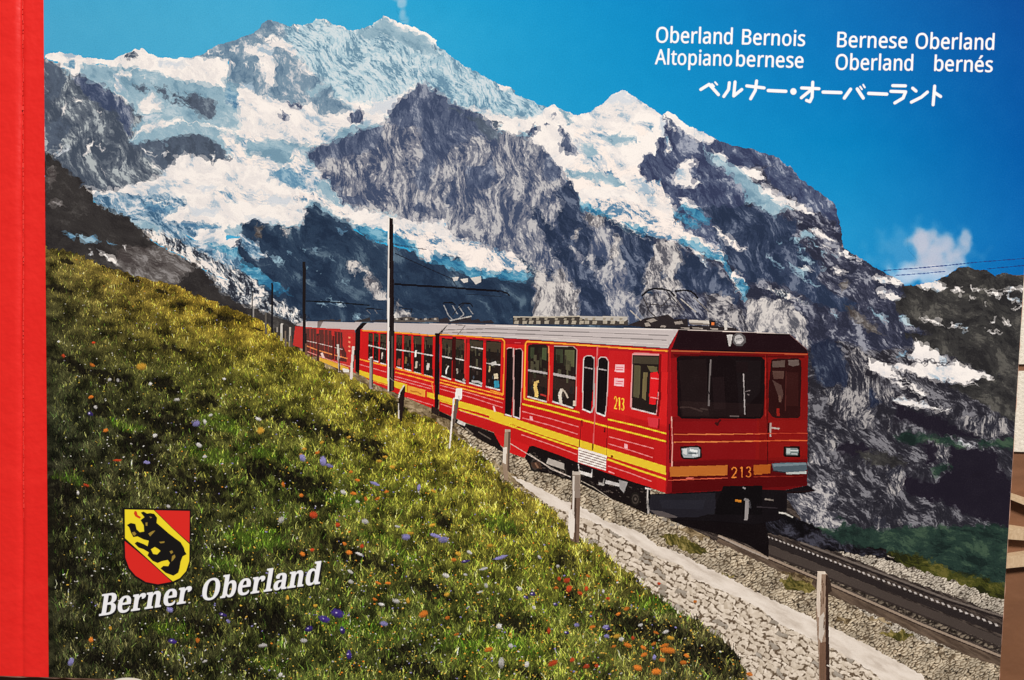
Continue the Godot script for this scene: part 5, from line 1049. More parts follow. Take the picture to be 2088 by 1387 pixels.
func print_posts() -> void:
	# overhead line masts
	rodpiece("printed_mast", "", "B2", "455,735 455,1398 455,1430", 6, rgb(30, 26, 28)); stroke("C2", "462,0 462,112", 6, rgb(34, 28, 28)); stroke("B2", "468,1038 700,1048 960,1072", 3, rgb(22, 26, 34))
	mark("printed_mast", "", "P", "790,442 802,444 804,796 789,798"); inked("B2", "1104,388 1118,390 1118,1400 1094,1400", rgb(222, 216, 212)); inked("B2", "1114,394 1142,402 1152,1400 1114,1400", rgb(28, 20, 22)); inked("C2", "1097,-20 1114,-20 1114,452 1100,446", rgb(222, 214, 208)); inked("C2", "1112,-20 1152,-20 1149,440 1113,452", rgb(34, 28, 28)); stroke("C2", "1135,20 1135,440", 3, rgb(70, 66, 64)); stroke("C2", "1112,340 1150,370", 2, rgb(140, 130, 120))
	stroke("B2", "1150,908 1500,928 1965,962", 4.6, rgb(18, 16, 22)); stroke("B2", "1965,958 2030,980 2042,1000", 3.4, rgb(20, 18, 24)); stroke("B2", "1700,985 1800,990 1980,1005", 1.8, rgb(30, 40, 56)); stroke("B2", "1155,668 1400,780 1600,868", 1.8, rgb(24, 26, 38)); stroke("B2", "1600,870 1640,940", 2, rgb(40, 50, 66)); stroke("B2", "1160,600 1300,625 1400,640", 1.4, rgb(40, 56, 76))
	for d in ["1600,855 1650,850 1640,880 1610,885", "1660,870 1720,860 1720,890 1690,900", "1740,860 1820,845 1825,890 1780,910"]:
		inked("B2", d, rgb(206, 200, 194))
	# wires against the sky on the right
	stroke("B4", "1000,802 1250,785 1500,762 1700,740 2200,700", 1.8, rgb(30, 66, 130)); stroke("B4", "1090,840 1300,826 1480,808", 1.8, rgb(70, 96, 150)); stroke("B4", "1800,790 1950,776 2200,752", 1.8, rgb(24, 64, 126))
	# fence posts, far ones first
	for d in [["B2", "160,1130 160,1290", 4, rgb(90, 84, 78)], ["B2", "62,1090 62,1165", 3, rgb(150, 146, 142)], ["B2", "245,1240 245,1320", 3, rgb(140, 132, 124)], ["B2", "283,1210 278,1345", 5, rgb(196, 190, 184)], ["B2", "310,1270 312,1390", 3.4, rgb(110, 96, 84)], ["B2", "346,1240 346,1390", 4, rgb(176, 166, 156)], ["C2", "352,20 350,105", 4, rgb(96, 80, 66)], ["C2", "247,-10 246,36", 3, rgb(80, 70, 50)], ["C2", "278,0 278,58", 3, rgb(176, 170, 150)], ["C2", "470,80 470,168", 4.4, rgb(110, 76, 62)], ["C2", "562,0 562,214", 3.8, rgb(70, 40, 38)], ["C2", "680,20 678,200", 4, rgb(90, 34, 32)]]:
		rodpiece("printed_fence_post", "", d[0], d[1], d[2], d[3])
	rodpiece("printed_fence_post", "", "C2", "716,84 722,190 728,300", 4.6, rgb(200, 190, 182)); stroke("C2", "724,180 730,300", 3, rgb(96, 72, 62)); rodpiece("printed_fence_post", "", "C2", "836,98 826,230 818,356", 5.6, rgb(214, 204, 196)); stroke("C2", "846,130 834,270", 2.4, rgb(70, 52, 46)); rodpiece("printed_fence_post", "", "C2", "972,182 972,430", 6.6, rgb(150, 140, 136)); stroke("C2", "982,190 982,420", 3, rgb(84, 74, 72)); stroke("C2", "960,186 985,184", 3, rgb(206, 198, 190))
	inkpiece("printed_fence_post", "", "C2", "1228,398 1238,410 1228,520 1212,680 1198,680 1180,560 1190,470", rgb(34, 24, 22)); stroke("C2", "1228,400 1196,450 1184,500", 3.4, rgb(206, 198, 190)); stroke("C2", "1184,540 1186,660", 3, rgb(196, 186, 176))
	stroke("C2", "1640,500 1622,620 1606,700", 7, rgb(92, 80, 72)); stroke("C2", "1612,500 1600,640 1588,780 1578,890", 4.2, rgb(224, 216, 206)); mark("printed_fence_post", "", "C2", "1628,426 1676,424 1672,512 1645,520 1612,700 1590,890 1574,890 1588,720 1614,508"); inked("C2", "1628,426 1676,424 1672,512 1640,508 1618,508", rgb(232, 228, 222)); stroke("C2", "1655,520 1648,480", 3, rgb(190, 184, 180))
	inkpiece("printed_fence_post", "", "C3", "112,745 156,745 152,900 142,1000 138,1140 104,1130 92,1000 104,860", rgb(150, 128, 108)); inked("C3", "98,880 128,880 120,1010 96,1000", rgb(222, 212, 200)); inked("C3", "140,760 156,760 150,920 140,1060 130,1060", rgb(96, 78, 66)); inked("C3", "112,742 156,742 154,760 112,762", rgb(176, 158, 140))
	stroke("C3", "152,850 300,940 400,1000 470,1050 620,1110", 1.6, rgb(214, 196, 186)); stroke("C3", "700,1140 800,1190 960,1300 1130,1370", 1.5, rgb(190, 176, 160))
	mark("printed_fence_post", "", "P", "1167,961 1184,963 1183,1050 1180,1107 1164,1102 1160,1078 1166,1030"); inked("C3", "632,1066 696,1072 692,1400 628,1400", rgb(136, 120, 108)); inked("C3", "632,1064 696,1070 694,1096 632,1092", rgb(190, 178, 166)); inked("D3", "630,-20 696,-20 690,160 682,330 620,310 604,200", rgb(112, 90, 76)); inked("D3", "604,80 640,60 656,180 640,300 618,290 602,220", rgb(226, 216, 206)); inked("D3", "650,-20 664,-20 664,320 652,320", rgb(74, 58, 48)); inked("C3", "636,1100 650,1100 648,1400 632,1400", rgb(206, 196, 186))
	inkpiece("printed_fence_post", "", "D4", "486,548 546,550 566,572 568,760 572,1000 580,1400 500,1400 496,1180 478,860", rgb(150, 126, 108)); inked("D4", "486,560 520,560 516,760 508,900 490,900 480,800", rgb(206, 190, 174)); inked("D4", "500,900 540,860 546,1000 520,1100 498,1060", rgb(196, 184, 172)); inked("D4", "552,570 570,580 576,1000 584,1400 556,1400 550,1000", rgb(54, 38, 32)); inked("D4", "504,1100 552,1090 556,1400 506,1400", rgb(112, 84, 68)); inked("D4", "486,546 546,548 560,566 500,572", rgb(214, 200, 184)); inked("D4", "560,580 590,620 600,700 570,720", rgb(52, 40, 34))
	stroke("D4", "560,1270 582,1282", 3, rgb(190, 180, 170))
	for d in ["524,600 528,700", "512,700 516,820", "536,640 532,800", "530,1120 534,1380", "516,1200 520,1390", "540,900 538,1000"]:
		stroke("D4", d, 1.6, rgb(104, 80, 64))

# digits and letters of the print drawn as strokes: unit box 0..1, y down
const DIGITS := {"2": [[0.08, 0.24, 0.2, 0.06, 0.5, 0.0, 0.84, 0.08, 0.94, 0.28, 0.8, 0.5, 0.06, 1.0], [0.06, 0.97, 0.98, 0.97]], "1": [[0.3, 0.14, 0.62, 0.0, 0.62, 1.0]], "3": [[0.08, 0.14, 0.4, 0.0, 0.8, 0.08, 0.86, 0.3, 0.5, 0.47, 0.86, 0.64, 0.86, 0.88, 0.45, 1.0, 0.04, 0.86]]}

func number(tile: String, text: String, x: float, y: float, w: float, h: float, slope: float, gap: float, weight: float, c: Color) -> void:
	for i in text.length():
		for s in DIGITS[text[i]]:
			var line := ""
			for k in range(0, s.size(), 2):
				var px: float = x + i * (w + gap) + s[k] * w
				line += "%f,%f " % [px, y + s[k + 1] * h + (px - x) * slope]
			stroke(tile, line, weight, c)

func print_side_numbers() -> void:
	number("C3", "213", 956, 486, 22, 96, 0.2, 6, 2.7, rgb(238, 190, 60))
	number("C3", "213", 1862, 1036, 42, 80, -0.04, 14, 3.0, rgb(206, 112, 46))

func grain() -> void:
	# the dots of the print: a faint speckle over everything
	var n := FastNoiseLite.new()
	n.seed = 13
	n.frequency = 0.33
	n.fractal_octaves = 2
	var a := n.get_image(CW, CH, false, false, false)
	var speck := Image.create_empty(CW, CH, false, Image.FORMAT_RGBA8)
	var src := a.get_data()
	n.frequency = 0.016
	n.fractal_octaves = 3
	var soft := n.get_image(CW, CH, false, false, false).get_data()
	var out := PackedByteArray()
	out.resize(CW * CH * 4)
	for i in CW * CH:
		var v := src[i] + soft[i] / 3 - 171
		if v > 0:
			out[i * 4] = 255
			out[i * 4 + 1] = 250
			out[i * 4 + 2] = 240
		out[i * 4 + 3] = mini(absi(v) / 9, 24)
	speck = Image.create_from_data(CW, CH, false, Image.FORMAT_RGBA8, out)
	ink.convert(Image.FORMAT_RGBA8)
	ink.blend_rect(speck, Rect2i(0, 0, CW, CH), Vector2i.ZERO)
	ink.convert(Image.FORMAT_RGB8)

func crisp() -> void:
	# printing plates are cut a little sharper than the picture they show
	var soft: Image = ink.duplicate()
	soft.resize(CW / 4, CH / 4, Image.INTERPOLATE_BILINEAR)
	soft.resize(CW, CH, Image.INTERPOLATE_CUBIC)
	var a := ink.get_data()
	var b := soft.get_data()
	for i in a.size():
		var v := a[i]
		a[i] = clampi(v + (v - b[i]) * 2 / 5, 0, 255)
	ink = Image.create_from_data(CW, CH, false, Image.FORMAT_RGB8, a)

# ---- building ------------------------------------------------------------------------------------------------------------------
func numbered(called: String, parent: Node) -> String:
	var key := "%d/%s" % [parent.get_instance_id(), called]
	var k: int = used_names.get(key, 0)
	used_names[key] = k + 1
	return called if k == 0 else "%s_%03d" % [called, k]

func place(called: String, mesh: Mesh, mat: Material, parent: Node = self) -> MeshInstance3D:
	var o := MeshInstance3D.new()
	o.name = numbered(called, parent)
	o.mesh = mesh
	o.material_override = mat
	parent.add_child(o, true)
	return o

func tag(o: Node, label: String, category := "", kind_name := "", group := "") -> void:
	if label != "":
		o.set_meta("label", label)
	if category != "":
		o.set_meta("category", category)
	if kind_name != "":
		o.set_meta("kind", kind_name)
	if group != "":
		o.set_meta("group", group)

func mat(c: Color, rough := 0.5, tex: Texture2D = null) -> StandardMaterial3D:
	var m := StandardMaterial3D.new()
	m.albedo_color = c
	m.roughness = rough
	if tex:
		m.albedo_texture = tex
	return m

func sheet(poly: PackedVector2Array, height: float, off := Vector2(OX, OY)) -> Mesh:
	# a flat piece of the cover: outline in sheet measures
	var tri := Geometry2D.triangulate_polygon(poly)
	if tri.is_empty():
		poly = Geometry2D.convex_hull(poly)
		poly.remove_at(poly.size() - 1)
		tri = Geometry2D.triangulate_polygon(poly)
	var st := SurfaceTool.new()
	st.begin(Mesh.PRIMITIVE_TRIANGLES)
	for k in range(0, tri.size(), 3):
		var a := poly[tri[k]]
		var b := poly[tri[k + 1]]
		var c := poly[tri[k + 2]]
		if (b - a).cross(c - a) < 0.0:
			var t := b
			b = c
			c = t
		for p in [a, b, c]:
			st.set_normal(Vector3.UP)
			st.set_uv(Vector2(p.x / CW, p.y / CH))
			st.add_vertex(Vector3((p.x - off.x) * U, height, (p.y - off.y) * U))
	return st.commit()

const LAYER := 0.000003

func layer(k: float) -> float:
	return TOP + LAYER * k

func box(x0: float, x1: float, z0: float, z1: float, y0: float, y1: float) -> Mesh:
	var b := BoxMesh.new()
	b.size = Vector3((x1 - x0) * U, y1 - y0, (z1 - z0) * U)
	return b

func put_box(called: String, x0: float, x1: float, z0: float, z1: float, y0: float, y1: float, m: Material, parent: Node) -> MeshInstance3D:
	var o := place(called, box(x0, x1, z0, z1, y0, y1), m, parent)
	o.position = Vector3((x0 + x1) * 0.5 * U, (y0 + y1) * 0.5, (z0 + z1) * 0.5 * U)
	return o

func part(called: String, parent: Node, poly: PackedVector2Array, k: float, m: Material = null) -> MeshInstance3D:
	return place(called, sheet(poly, layer(k)), m if m else print_mat, parent)

func merged(tile_polys: Array) -> PackedVector2Array:
	var out := PackedVector2Array()
	for p in tile_polys:
		out.append_array(p)
	return out

# a word laid along a baseline: from a to b in picture measures, tall letters h high, slanted by lean_by
func word(text: String, a: Vector2, b: Vector2, h: float, font: Font, lean_by: float, k: float, m: Material, parent: Node, shift := Vector2.ZERO, fat := 0.0) -> void:
	var tm := TextMesh.new()
	tm.text = text
	tm.font = font
	tm.font_size = 96
	tm.depth = 0.0
	tm.pixel_size = 1.0
	tm.curve_step = 1.0
	var arr := tm.get_mesh_arrays() if tm.get_surface_count() == 0 else tm.surface_get_arrays(0)
	var v: PackedVector3Array = arr[Mesh.ARRAY_VERTEX]
	var idx: PackedInt32Array = arr[Mesh.ARRAY_INDEX]
	var x0 := 1e9
	var x1 := -1e9
	for p in v:
		x0 = minf(x0, p.x)
		x1 = maxf(x1, p.x)
	var cap := TextMesh.new()
	cap.text = "B"
	cap.font = font
	cap.font_size = 96
	cap.depth = 0.0
	cap.pixel_size = 1.0
	var cv3: PackedVector3Array = cap.surface_get_arrays(0)[Mesh.ARRAY_VERTEX]
	var top := -1e9
	var low := 1e9
	for p in cv3:
		top = maxf(top, p.y)
		low = minf(low, p.y)
	var pa := cv(a.x, a.y) + shift
	var pb := cv(b.x, b.y) + shift
	var along := pb - pa
	var length := along.length()
	along /= length
	var up := Vector2(along.y, -along.x)
	var sx := (length - lean_by * h * 0.5) / (x1 - x0)
	var st := SurfaceTool.new()
	st.begin(Mesh.PRIMITIVE_TRIANGLES)
	var flip := Vector2(-fat, 0)
	for pass_no in (1 if fat == 0.0 else 4):
		var o: Vector2 = [Vector2(fat, 0), Vector2(-fat, 0), Vector2(0, fat), Vector2(0, -fat)][pass_no] if fat > 0.0 else Vector2.ZERO
		for t in range(0, idx.size(), 3):
			var q := []
			for j in 3:
				var p := v[idx[t + j]]
				var y := (p.y - low) / (top - low) * h
				q.append(pa + along * ((p.x - x0) * sx + y * lean_by) + up * y + o)
			if (q[1] - q[0]).cross(q[2] - q[0]) < 0.0:
				q = [q[0], q[2], q[1]]
			for c in q:
				st.set_normal(Vector3.UP)
				st.add_vertex(Vector3((c.x - OX) * U, layer(k + pass_no * 0.12), (c.y - OY) * U))
	place("lettering", st.commit(), m, parent)

func strokes_mesh(called: String, list: Array, k: float, m: Material, parent: Node) -> void:
	# a sign written with round-ended strokes: tile, points, width
	var st := SurfaceTool.new()
	st.begin(Mesh.PRIMITIVE_TRIANGLES)
	var j := 0
	for e in list:
		var p := pts(e[0], e[1])
		var w: float = e[2] * 0.5
		for i in p.size():
			j += 1
			var y := layer(k + fmod(j, 9.0) * 0.06)
			for s in 14:
				var a0 := TAU * s / 14.0
				var a1 := TAU * (s + 1) / 14.0
				for q in [p[i], p[i] + Vector2(cos(a0), sin(a0)) * w, p[i] + Vector2(cos(a1), sin(a1)) * w]:
					st.set_normal(Vector3.UP)
					st.add_vertex(Vector3((q.x - OX) * U, y, (q.y - OY) * U))
			if i < p.size() - 1:
				var o := (p[i + 1] - p[i]).normalized().orthogonal() * w
				for q in [p[i] - o, p[i] + o, p[i + 1] + o, p[i] - o, p[i + 1] + o, p[i + 1] - o]:
					st.set_normal(Vector3.UP)
					st.add_vertex(Vector3((q.x - OX) * U, y + LAYER * 0.03, (q.y - OY) * U))
	place(called, st.commit(), m, parent)

func noise_tex(freq: float, lo: Color, hi: Color, octaves := 4, seed_no := 1, stretch := Vector2.ONE, mid := Color(0, 0, 0, 0)) -> ImageTexture:
	var n := FastNoiseLite.new()
	n.seed = seed_no
	n.frequency = 1.0
	n.fractal_octaves = octaves
	var im := Image.create_empty(512, 512, false, Image.FORMAT_RGB8)
	for y in 512:
		for x in 512:
			# repeats without a seam: read on a torus
			var u := x / 512.0 * TAU
			var v := y / 512.0 * TAU
			var t := n.get_noise_3d(cos(u) * freq * stretch.x + 7.0, sin(u) * freq * stretch.x, cos(v) * freq * stretch.y + sin(v) * freq * stretch.y * 1.7) * 0.5 + 0.5
			t = clampf((t - 0.5) * 1.5 + 0.5, 0, 1)
			im.set_pixel(x, y, lo.lerp(hi, t))
	return ImageTexture.create_from_image(im)

func grain_normal(strength: float, freq: float, seed_no: int) -> NoiseTexture2D:
	var n := FastNoiseLite.new()
	n.seed = seed_no
	n.frequency = freq
	n.fractal_octaves = 3
	var t := NoiseTexture2D.new()
	t.width = 512
	t.height = 512
	t.seamless = true
	t.as_normal_map = true
	t.bump_strength = strength
	t.noise = n
	return t

func table_point(x: float, y: float) -> Vector2:
	# where a measured point lies when it is on the table instead of on the cover
	return at(x, y) * ((FOCAL * U + TOP) / (FOCAL * U))

func table_poly(text: String) -> PackedVector2Array:
	var out := PackedVector2Array()
	for w in text.split(" ", false):
		var c := w.split(",")
		out.append(table_point(float(c[0]), float(c[1])))
	return out

func slab(poly: PackedVector2Array, y0: float, y1: float, bow := 0.0) -> Mesh:
	# a thin piece with a real edge; bow lifts its middle
	var st := SurfaceTool.new()
	st.begin(Mesh.PRIMITIVE_TRIANGLES)
	st.set_smooth_group(-1)
	var tri := Geometry2D.triangulate_polygon(poly)
	for side in 2:
		for k in range(0, tri.size(), 3):
			var a := poly[tri[k]]
			var b := poly[tri[k + 1]]
			var c := poly[tri[k + 2]]
			if ((b - a).cross(c - a) < 0.0) == (side == 0):
				var t := b
				b = c
				c = t
			for p in [a, b, c]:
				st.set_uv(p * 0.01)
				st.add_vertex(Vector3(p.x * U, y1 if side == 0 else y0, p.y * U))
	var n := poly.size()
	for i in n:
		var a := poly[i]
		var b := poly[(i + 1) % n]
		for q in [[a, y0], [a, y1], [b, y1], [a, y0], [b, y1], [b, y0]]:
			st.set_uv(q[0] * 0.01)
			st.add_vertex(Vector3(q[0].x * U, q[1], q[0].y * U))
	st.generate_normals()
	return st.commit()

func make_spine_strip(x0: float, x1: float, z0: float, z1: float, fold0: float, fold1: float, m: Material, parent: Node) -> void:
	# the red edge of the cover, dented along the fold where the cover opens
	var st := SurfaceTool.new()
	st.begin(Mesh.PRIMITIVE_TRIANGLES)
	st.set_smooth_group(0)
	var rows := 60
	var offs := [-1e9, -60.0, -26.0, -15.0, -9.0, -5.0, -2.0, 0.0, 2.0, 5.0, 10.0, 20.0, 36.0, 1e9]
	var dips := [-0.00006, -0.00003, 0.0, 0.00001, -0.00003, -0.00011, -0.00017, -0.00015, -0.00006, 0.00002, 0.00004, 0.00002, 0.0, 0.0]
	var grid_p := []
	for j in rows + 1:
		var f := float(j) / rows
		var z := lerpf(z0, z1, f)
		var fold := lerpf(fold0, fold1, f) + sin(f * 9.0) * 0.8
		var line := []
		for i in offs.size():
			var x := x0 if i == 0 else (x1 if i == offs.size() - 1 else fold + float(offs[i]))
			var d: float = dips[i] * (1.0 - 0.55 * smoothstep(0.72, 1.0, f)) * (0.85 + 0.25 * sin(f * 31.0 + i))
			line.append(Vector3(x * U, TOP + d * 2.0, z * U))
		grid_p.append(line)
	for j in rows:
		for i in offs.size() - 1:
			var a: Vector3 = grid_p[j][i]
			var b: Vector3 = grid_p[j][i + 1]
			var c: Vector3 = grid_p[j + 1][i + 1]
			var d: Vector3 = grid_p[j + 1][i]
			for q in [a, b, c, a, c, d]:
				st.set_uv(Vector2(q.x, q.z) * 12.0)
				st.add_vertex(q)
	st.generate_normals()
	place("spine_strip", st.commit(), m, parent)

func build_booklet() -> void:
	book = Node3D.new()
	book.name = "booklet"
	add_child(book)
	tag(book, "glossy souvenir booklet with a red spine strip and a mountain train printed on its cover", "booklet")
	var x_left := -1200.0
	var x_print := -972.0
	var x_right := 1017.5
	var z_top := -640.0
	var z_low := 861.0
	var paper := mat(Color(0.86, 0.82, 0.76), 0.8)
	put_box("back_cover", x_left, x_right - 2, z_top, z_low - 1.5, 0.0004, 0.0008, paper, book)
	put_box("page_block", x_left + 3, x_right - 9, z_top + 4, z_low - 8, 0.0008, TOP - 0.0008, mat(Color(0.80, 0.76, 0.69), 0.85), book)
	put_box("front_cover", x_left, x_right, z_top, z_low, TOP - 0.0008, TOP - 0.0005, paper, book)
	var red := mat(Color(1, 1, 1), 0.42, noise_tex(2.2, Color(0.868, 0.125, 0.105), Color(0.90, 0.155, 0.13), 5, 4))
	red.normal_enabled = true
	red.normal_texture = grain_normal(1.2, 0.09, 5)
	red.normal_scale = 0.25
	red.uv1_triplanar = false
	make_spine_strip(x_left, x_print, z_top, z_low, at(44, 0).x, at(46, 1380).x, red, book)
	# the worn line where the fold has cracked the ink
	var worn := mat(Color(0.905, 0.225, 0.19), 0.6)
	var rng := RandomNumberGenerator.new()
	rng.seed = 2
	var st := SurfaceTool.new()
	st.begin(Mesh.PRIMITIVE_TRIANGLES)
	for i in 150:
		var f := float(i) / 150
		if f > 0.74 and rng.randf() < 0.85:
			continue
		var z := lerpf(-560, 861, f)
		var fx := lerpf(at(44, 0).x, at(46, 1380).x, (z + 640) / 1501.0) + 3.2 + rng.randf_range(-0.8, 0.8)
		var w := rng.randf_range(0.3, 1.3) * (1.8 if rng.randf() < 0.05 else 1.0)
		var l := rng.randf_range(6, 12)
		for q in [Vector2(fx - w, z), Vector2(fx + w, z), Vector2(fx + w, z + l), Vector2(fx - w, z), Vector2(fx + w, z + l), Vector2(fx - w, z + l)]:
			st.set_normal(Vector3.UP)
			st.add_vertex(Vector3(q.x * U, TOP + 0.00005, q.y * U))
	place("worn_fold", st.commit(), worn, book)
	# the cut edges of the cover, where bare paper shows
	var edge := mat(Color(0.80, 0.62, 0.54), 0.8)
	var es := SurfaceTool.new()
	es.begin(Mesh.PRIMITIVE_TRIANGLES)
	es.set_smooth_group(-1)
	var last := Vector2.ZERO
	for i in 121:
		var x := lerpf(x_left, x_right, i / 120.0)
		var w := 3.2 + rng.randf_range(-1.0, 1.2)
		if i > 0:
			var a := Vector3(last.x * U, TOP - 0.00001, z_low * U)
			var b := Vector3(x * U, TOP - 0.00001, z_low * U)
			var c := Vector3(x * U, TOP - 0.00028, (z_low + w) * U)
			var d := Vector3(last.x * U, TOP - 0.00028, (z_low + last.y) * U)
			for q in [a, b, c, a, c, d]:
				es.add_vertex(q)
		last = Vector2(x, w)
	for i in 121:
		var z := lerpf(z_top, z_low, i / 120.0)
		var w := 2.0 + rng.randf_range(-0.7, 0.9)
		if i > 0:
			var a := Vector3(x_right * U, TOP - 0.00001, last.x * U)
			var b := Vector3((x_right + last.y) * U, TOP - 0.00028, last.x * U)
			var c := Vector3((x_right + w) * U, TOP - 0.00028, z * U)
			var d := Vector3(x_right * U, TOP - 0.00001, z * U)
			for q in [a, b, c, a, c, d]:
				es.add_vertex(q)
		last = Vector2(z, w)
	es.generate_normals()
	place("worn_edge", es.commit(), edge, book)
	# the printed picture: one sheet of ink, and its pieces laid on it
	part("printed_sky", book, PackedVector2Array([Vector2(x_print + OX, z_top + OY), Vector2(x_right + OX, z_top + OY), Vector2(x_right + OX, z_low + OY), Vector2(x_print + OX, z_low + OY)]), 0)
	var frame := PackedVector2Array([Vector2(x_print + OX, z_top + OY), Vector2(x_right + OX, z_top + OY), Vector2(x_right + OX, z_low + OY), Vector2(x_print + OX, z_low + OY)])
	var cut := func(p: PackedVector2Array) -> PackedVector2Array:
		var r := Geometry2D.intersect_polygons(p, frame)
		return r[0] if r.size() > 0 else p
	var depth := 0
	var big := [
		["printed_mountain", 1, "80,105 121,107 172,116 230,121 274,100 301,107 356,117 412,111 483,79 541,42 590,54 643,37 711,62 782,32 843,55 892,92 988,156 1058,195 1128,212 1169,235 1211,223 1264,183 1322,216 1362,227 1422,264 1501,298 1580,317 1649,377 1706,427 1717,498 1776,541 1839,575 1900,640 1900,1080 80,1080"],
		["printed_far_hill", 2, "1839,578 1894,580 1934,560 1973,543 2013,550 2045,555 2150,562 2150,1060 1900,900 1860,640"],
		["printed_rock_peak", 2, "859,168 883,182 935,214 991,243 1020,270 1054,272 1088,293 1124,325 1150,366 1175,400 1340,500 1340,660 1088,660 1082,560 936,488 760,430 684,392 640,330 627,306 683,290 738,264 790,252 793,227 820,200"],
		["printed_snow_horn", 3, "1094,240 1113,219 1128,212 1169,235 1211,223 1264,183 1322,216 1354,235 1352,300 1310,345 1400,440 1480,520 1550,600 1500,600 1400,520 1290,480 1180,410 1124,330 1080,290"],
		["printed_glacier", 2, "164,380 237,384 314,365 366,310 470,322 620,390 760,425 900,450 1000,490 1075,540 1080,570 940,560 800,500 660,440 600,458 480,470 620,600 630,660 500,600 330,520 200,430"],
		["printed_gorge", 2, "1640,700 1720,700 1790,730 1900,800 2150,900 2150,1160 2000,1100 1800,1070 1640,1060"],
		["printed_dark_hillside", 4, "80,325 132,340 170,378 190,420 264,445 330,505 404,540 470,620 560,660 412,610 264,560 95,506 80,500"],
		["printed_ballast", 3, "925,872 1080,905 1290,985 1400,1090 1480,1105 1545,1090 1700,1124 1812,1142 1934,1182 2150,1230 2150,1470 1850,1470 1143,1021 990,930"],
		["printed_track", 4, "1464,1088 1538,1080 1638,1104 1802,1166 2150,1290 2150,1392 1881,1290 1665,1202 1538,1144"],
		["printed_wall", 5, "1040,968 1143,1017 1238,1063 1343,1113 1422,1148 1550,1211 1762,1311 1881,1377 1930,1470 1500,1470 1500,1340 1360,1245 1200,1115 1060,985"],
		["printed_meadow", 6, "80,500 158,519 264,559 359,581 464,625 540,657 595,704 650,738 724,772 811,828 877,849 975,920 1028,981 1106,1026 1164,1087 1245,1140 1311,1195 1391,1258 1443,1285 1501,1332 1520,1370 1530,1470 80,1470"],
		["printed_cloud", 1, "1850,480 1870,462 1895,464 1930,478 1962,470 1980,486 1970,510 1950,530 1935,548 1860,558 1870,530 1852,510"],
		["printed_cloud", 1, "808,-40 834,-40 834,20 832,40 818,42 808,20"]]
	var homes := {}
	for e in big:
		depth += 1
		homes[e[0]] = part(e[0], book, cut.call(pts("P", e[2])), depth * 0.5 + e[1] * 0.06)
	var n := 0
	# coaches first, then what belongs to them, then masts and posts
	for pass_no in 3:
		for p in pieces:
			var owner_name: String = p[1]
			var rank := 0 if owner_name.begins_with("=") else (2 if owner_name == "" else 1)
			if rank != pass_no:
				continue
			n += 1
			if rank == 0:
				var o := part(p[0], book, p[2], 9.0 + n * 0.2)
				homes[owner_name.substr(1)] = o
				tag(o, {"rear_coach": "printed red coach at the far end of the train", "middle_coach": "printed red middle coach between two dark gangways", "front_coach": "printed red leading coach with driver's cab"}[owner_name.substr(1)])
			elif rank == 1:
				part(p[0], homes[owner_name], cut.call(p[2]), 10.0 + n * 0.12)
			else:
				part(p[0], book, cut.call(p[2]), 11.0 + n * 0.12)
	build_writing()

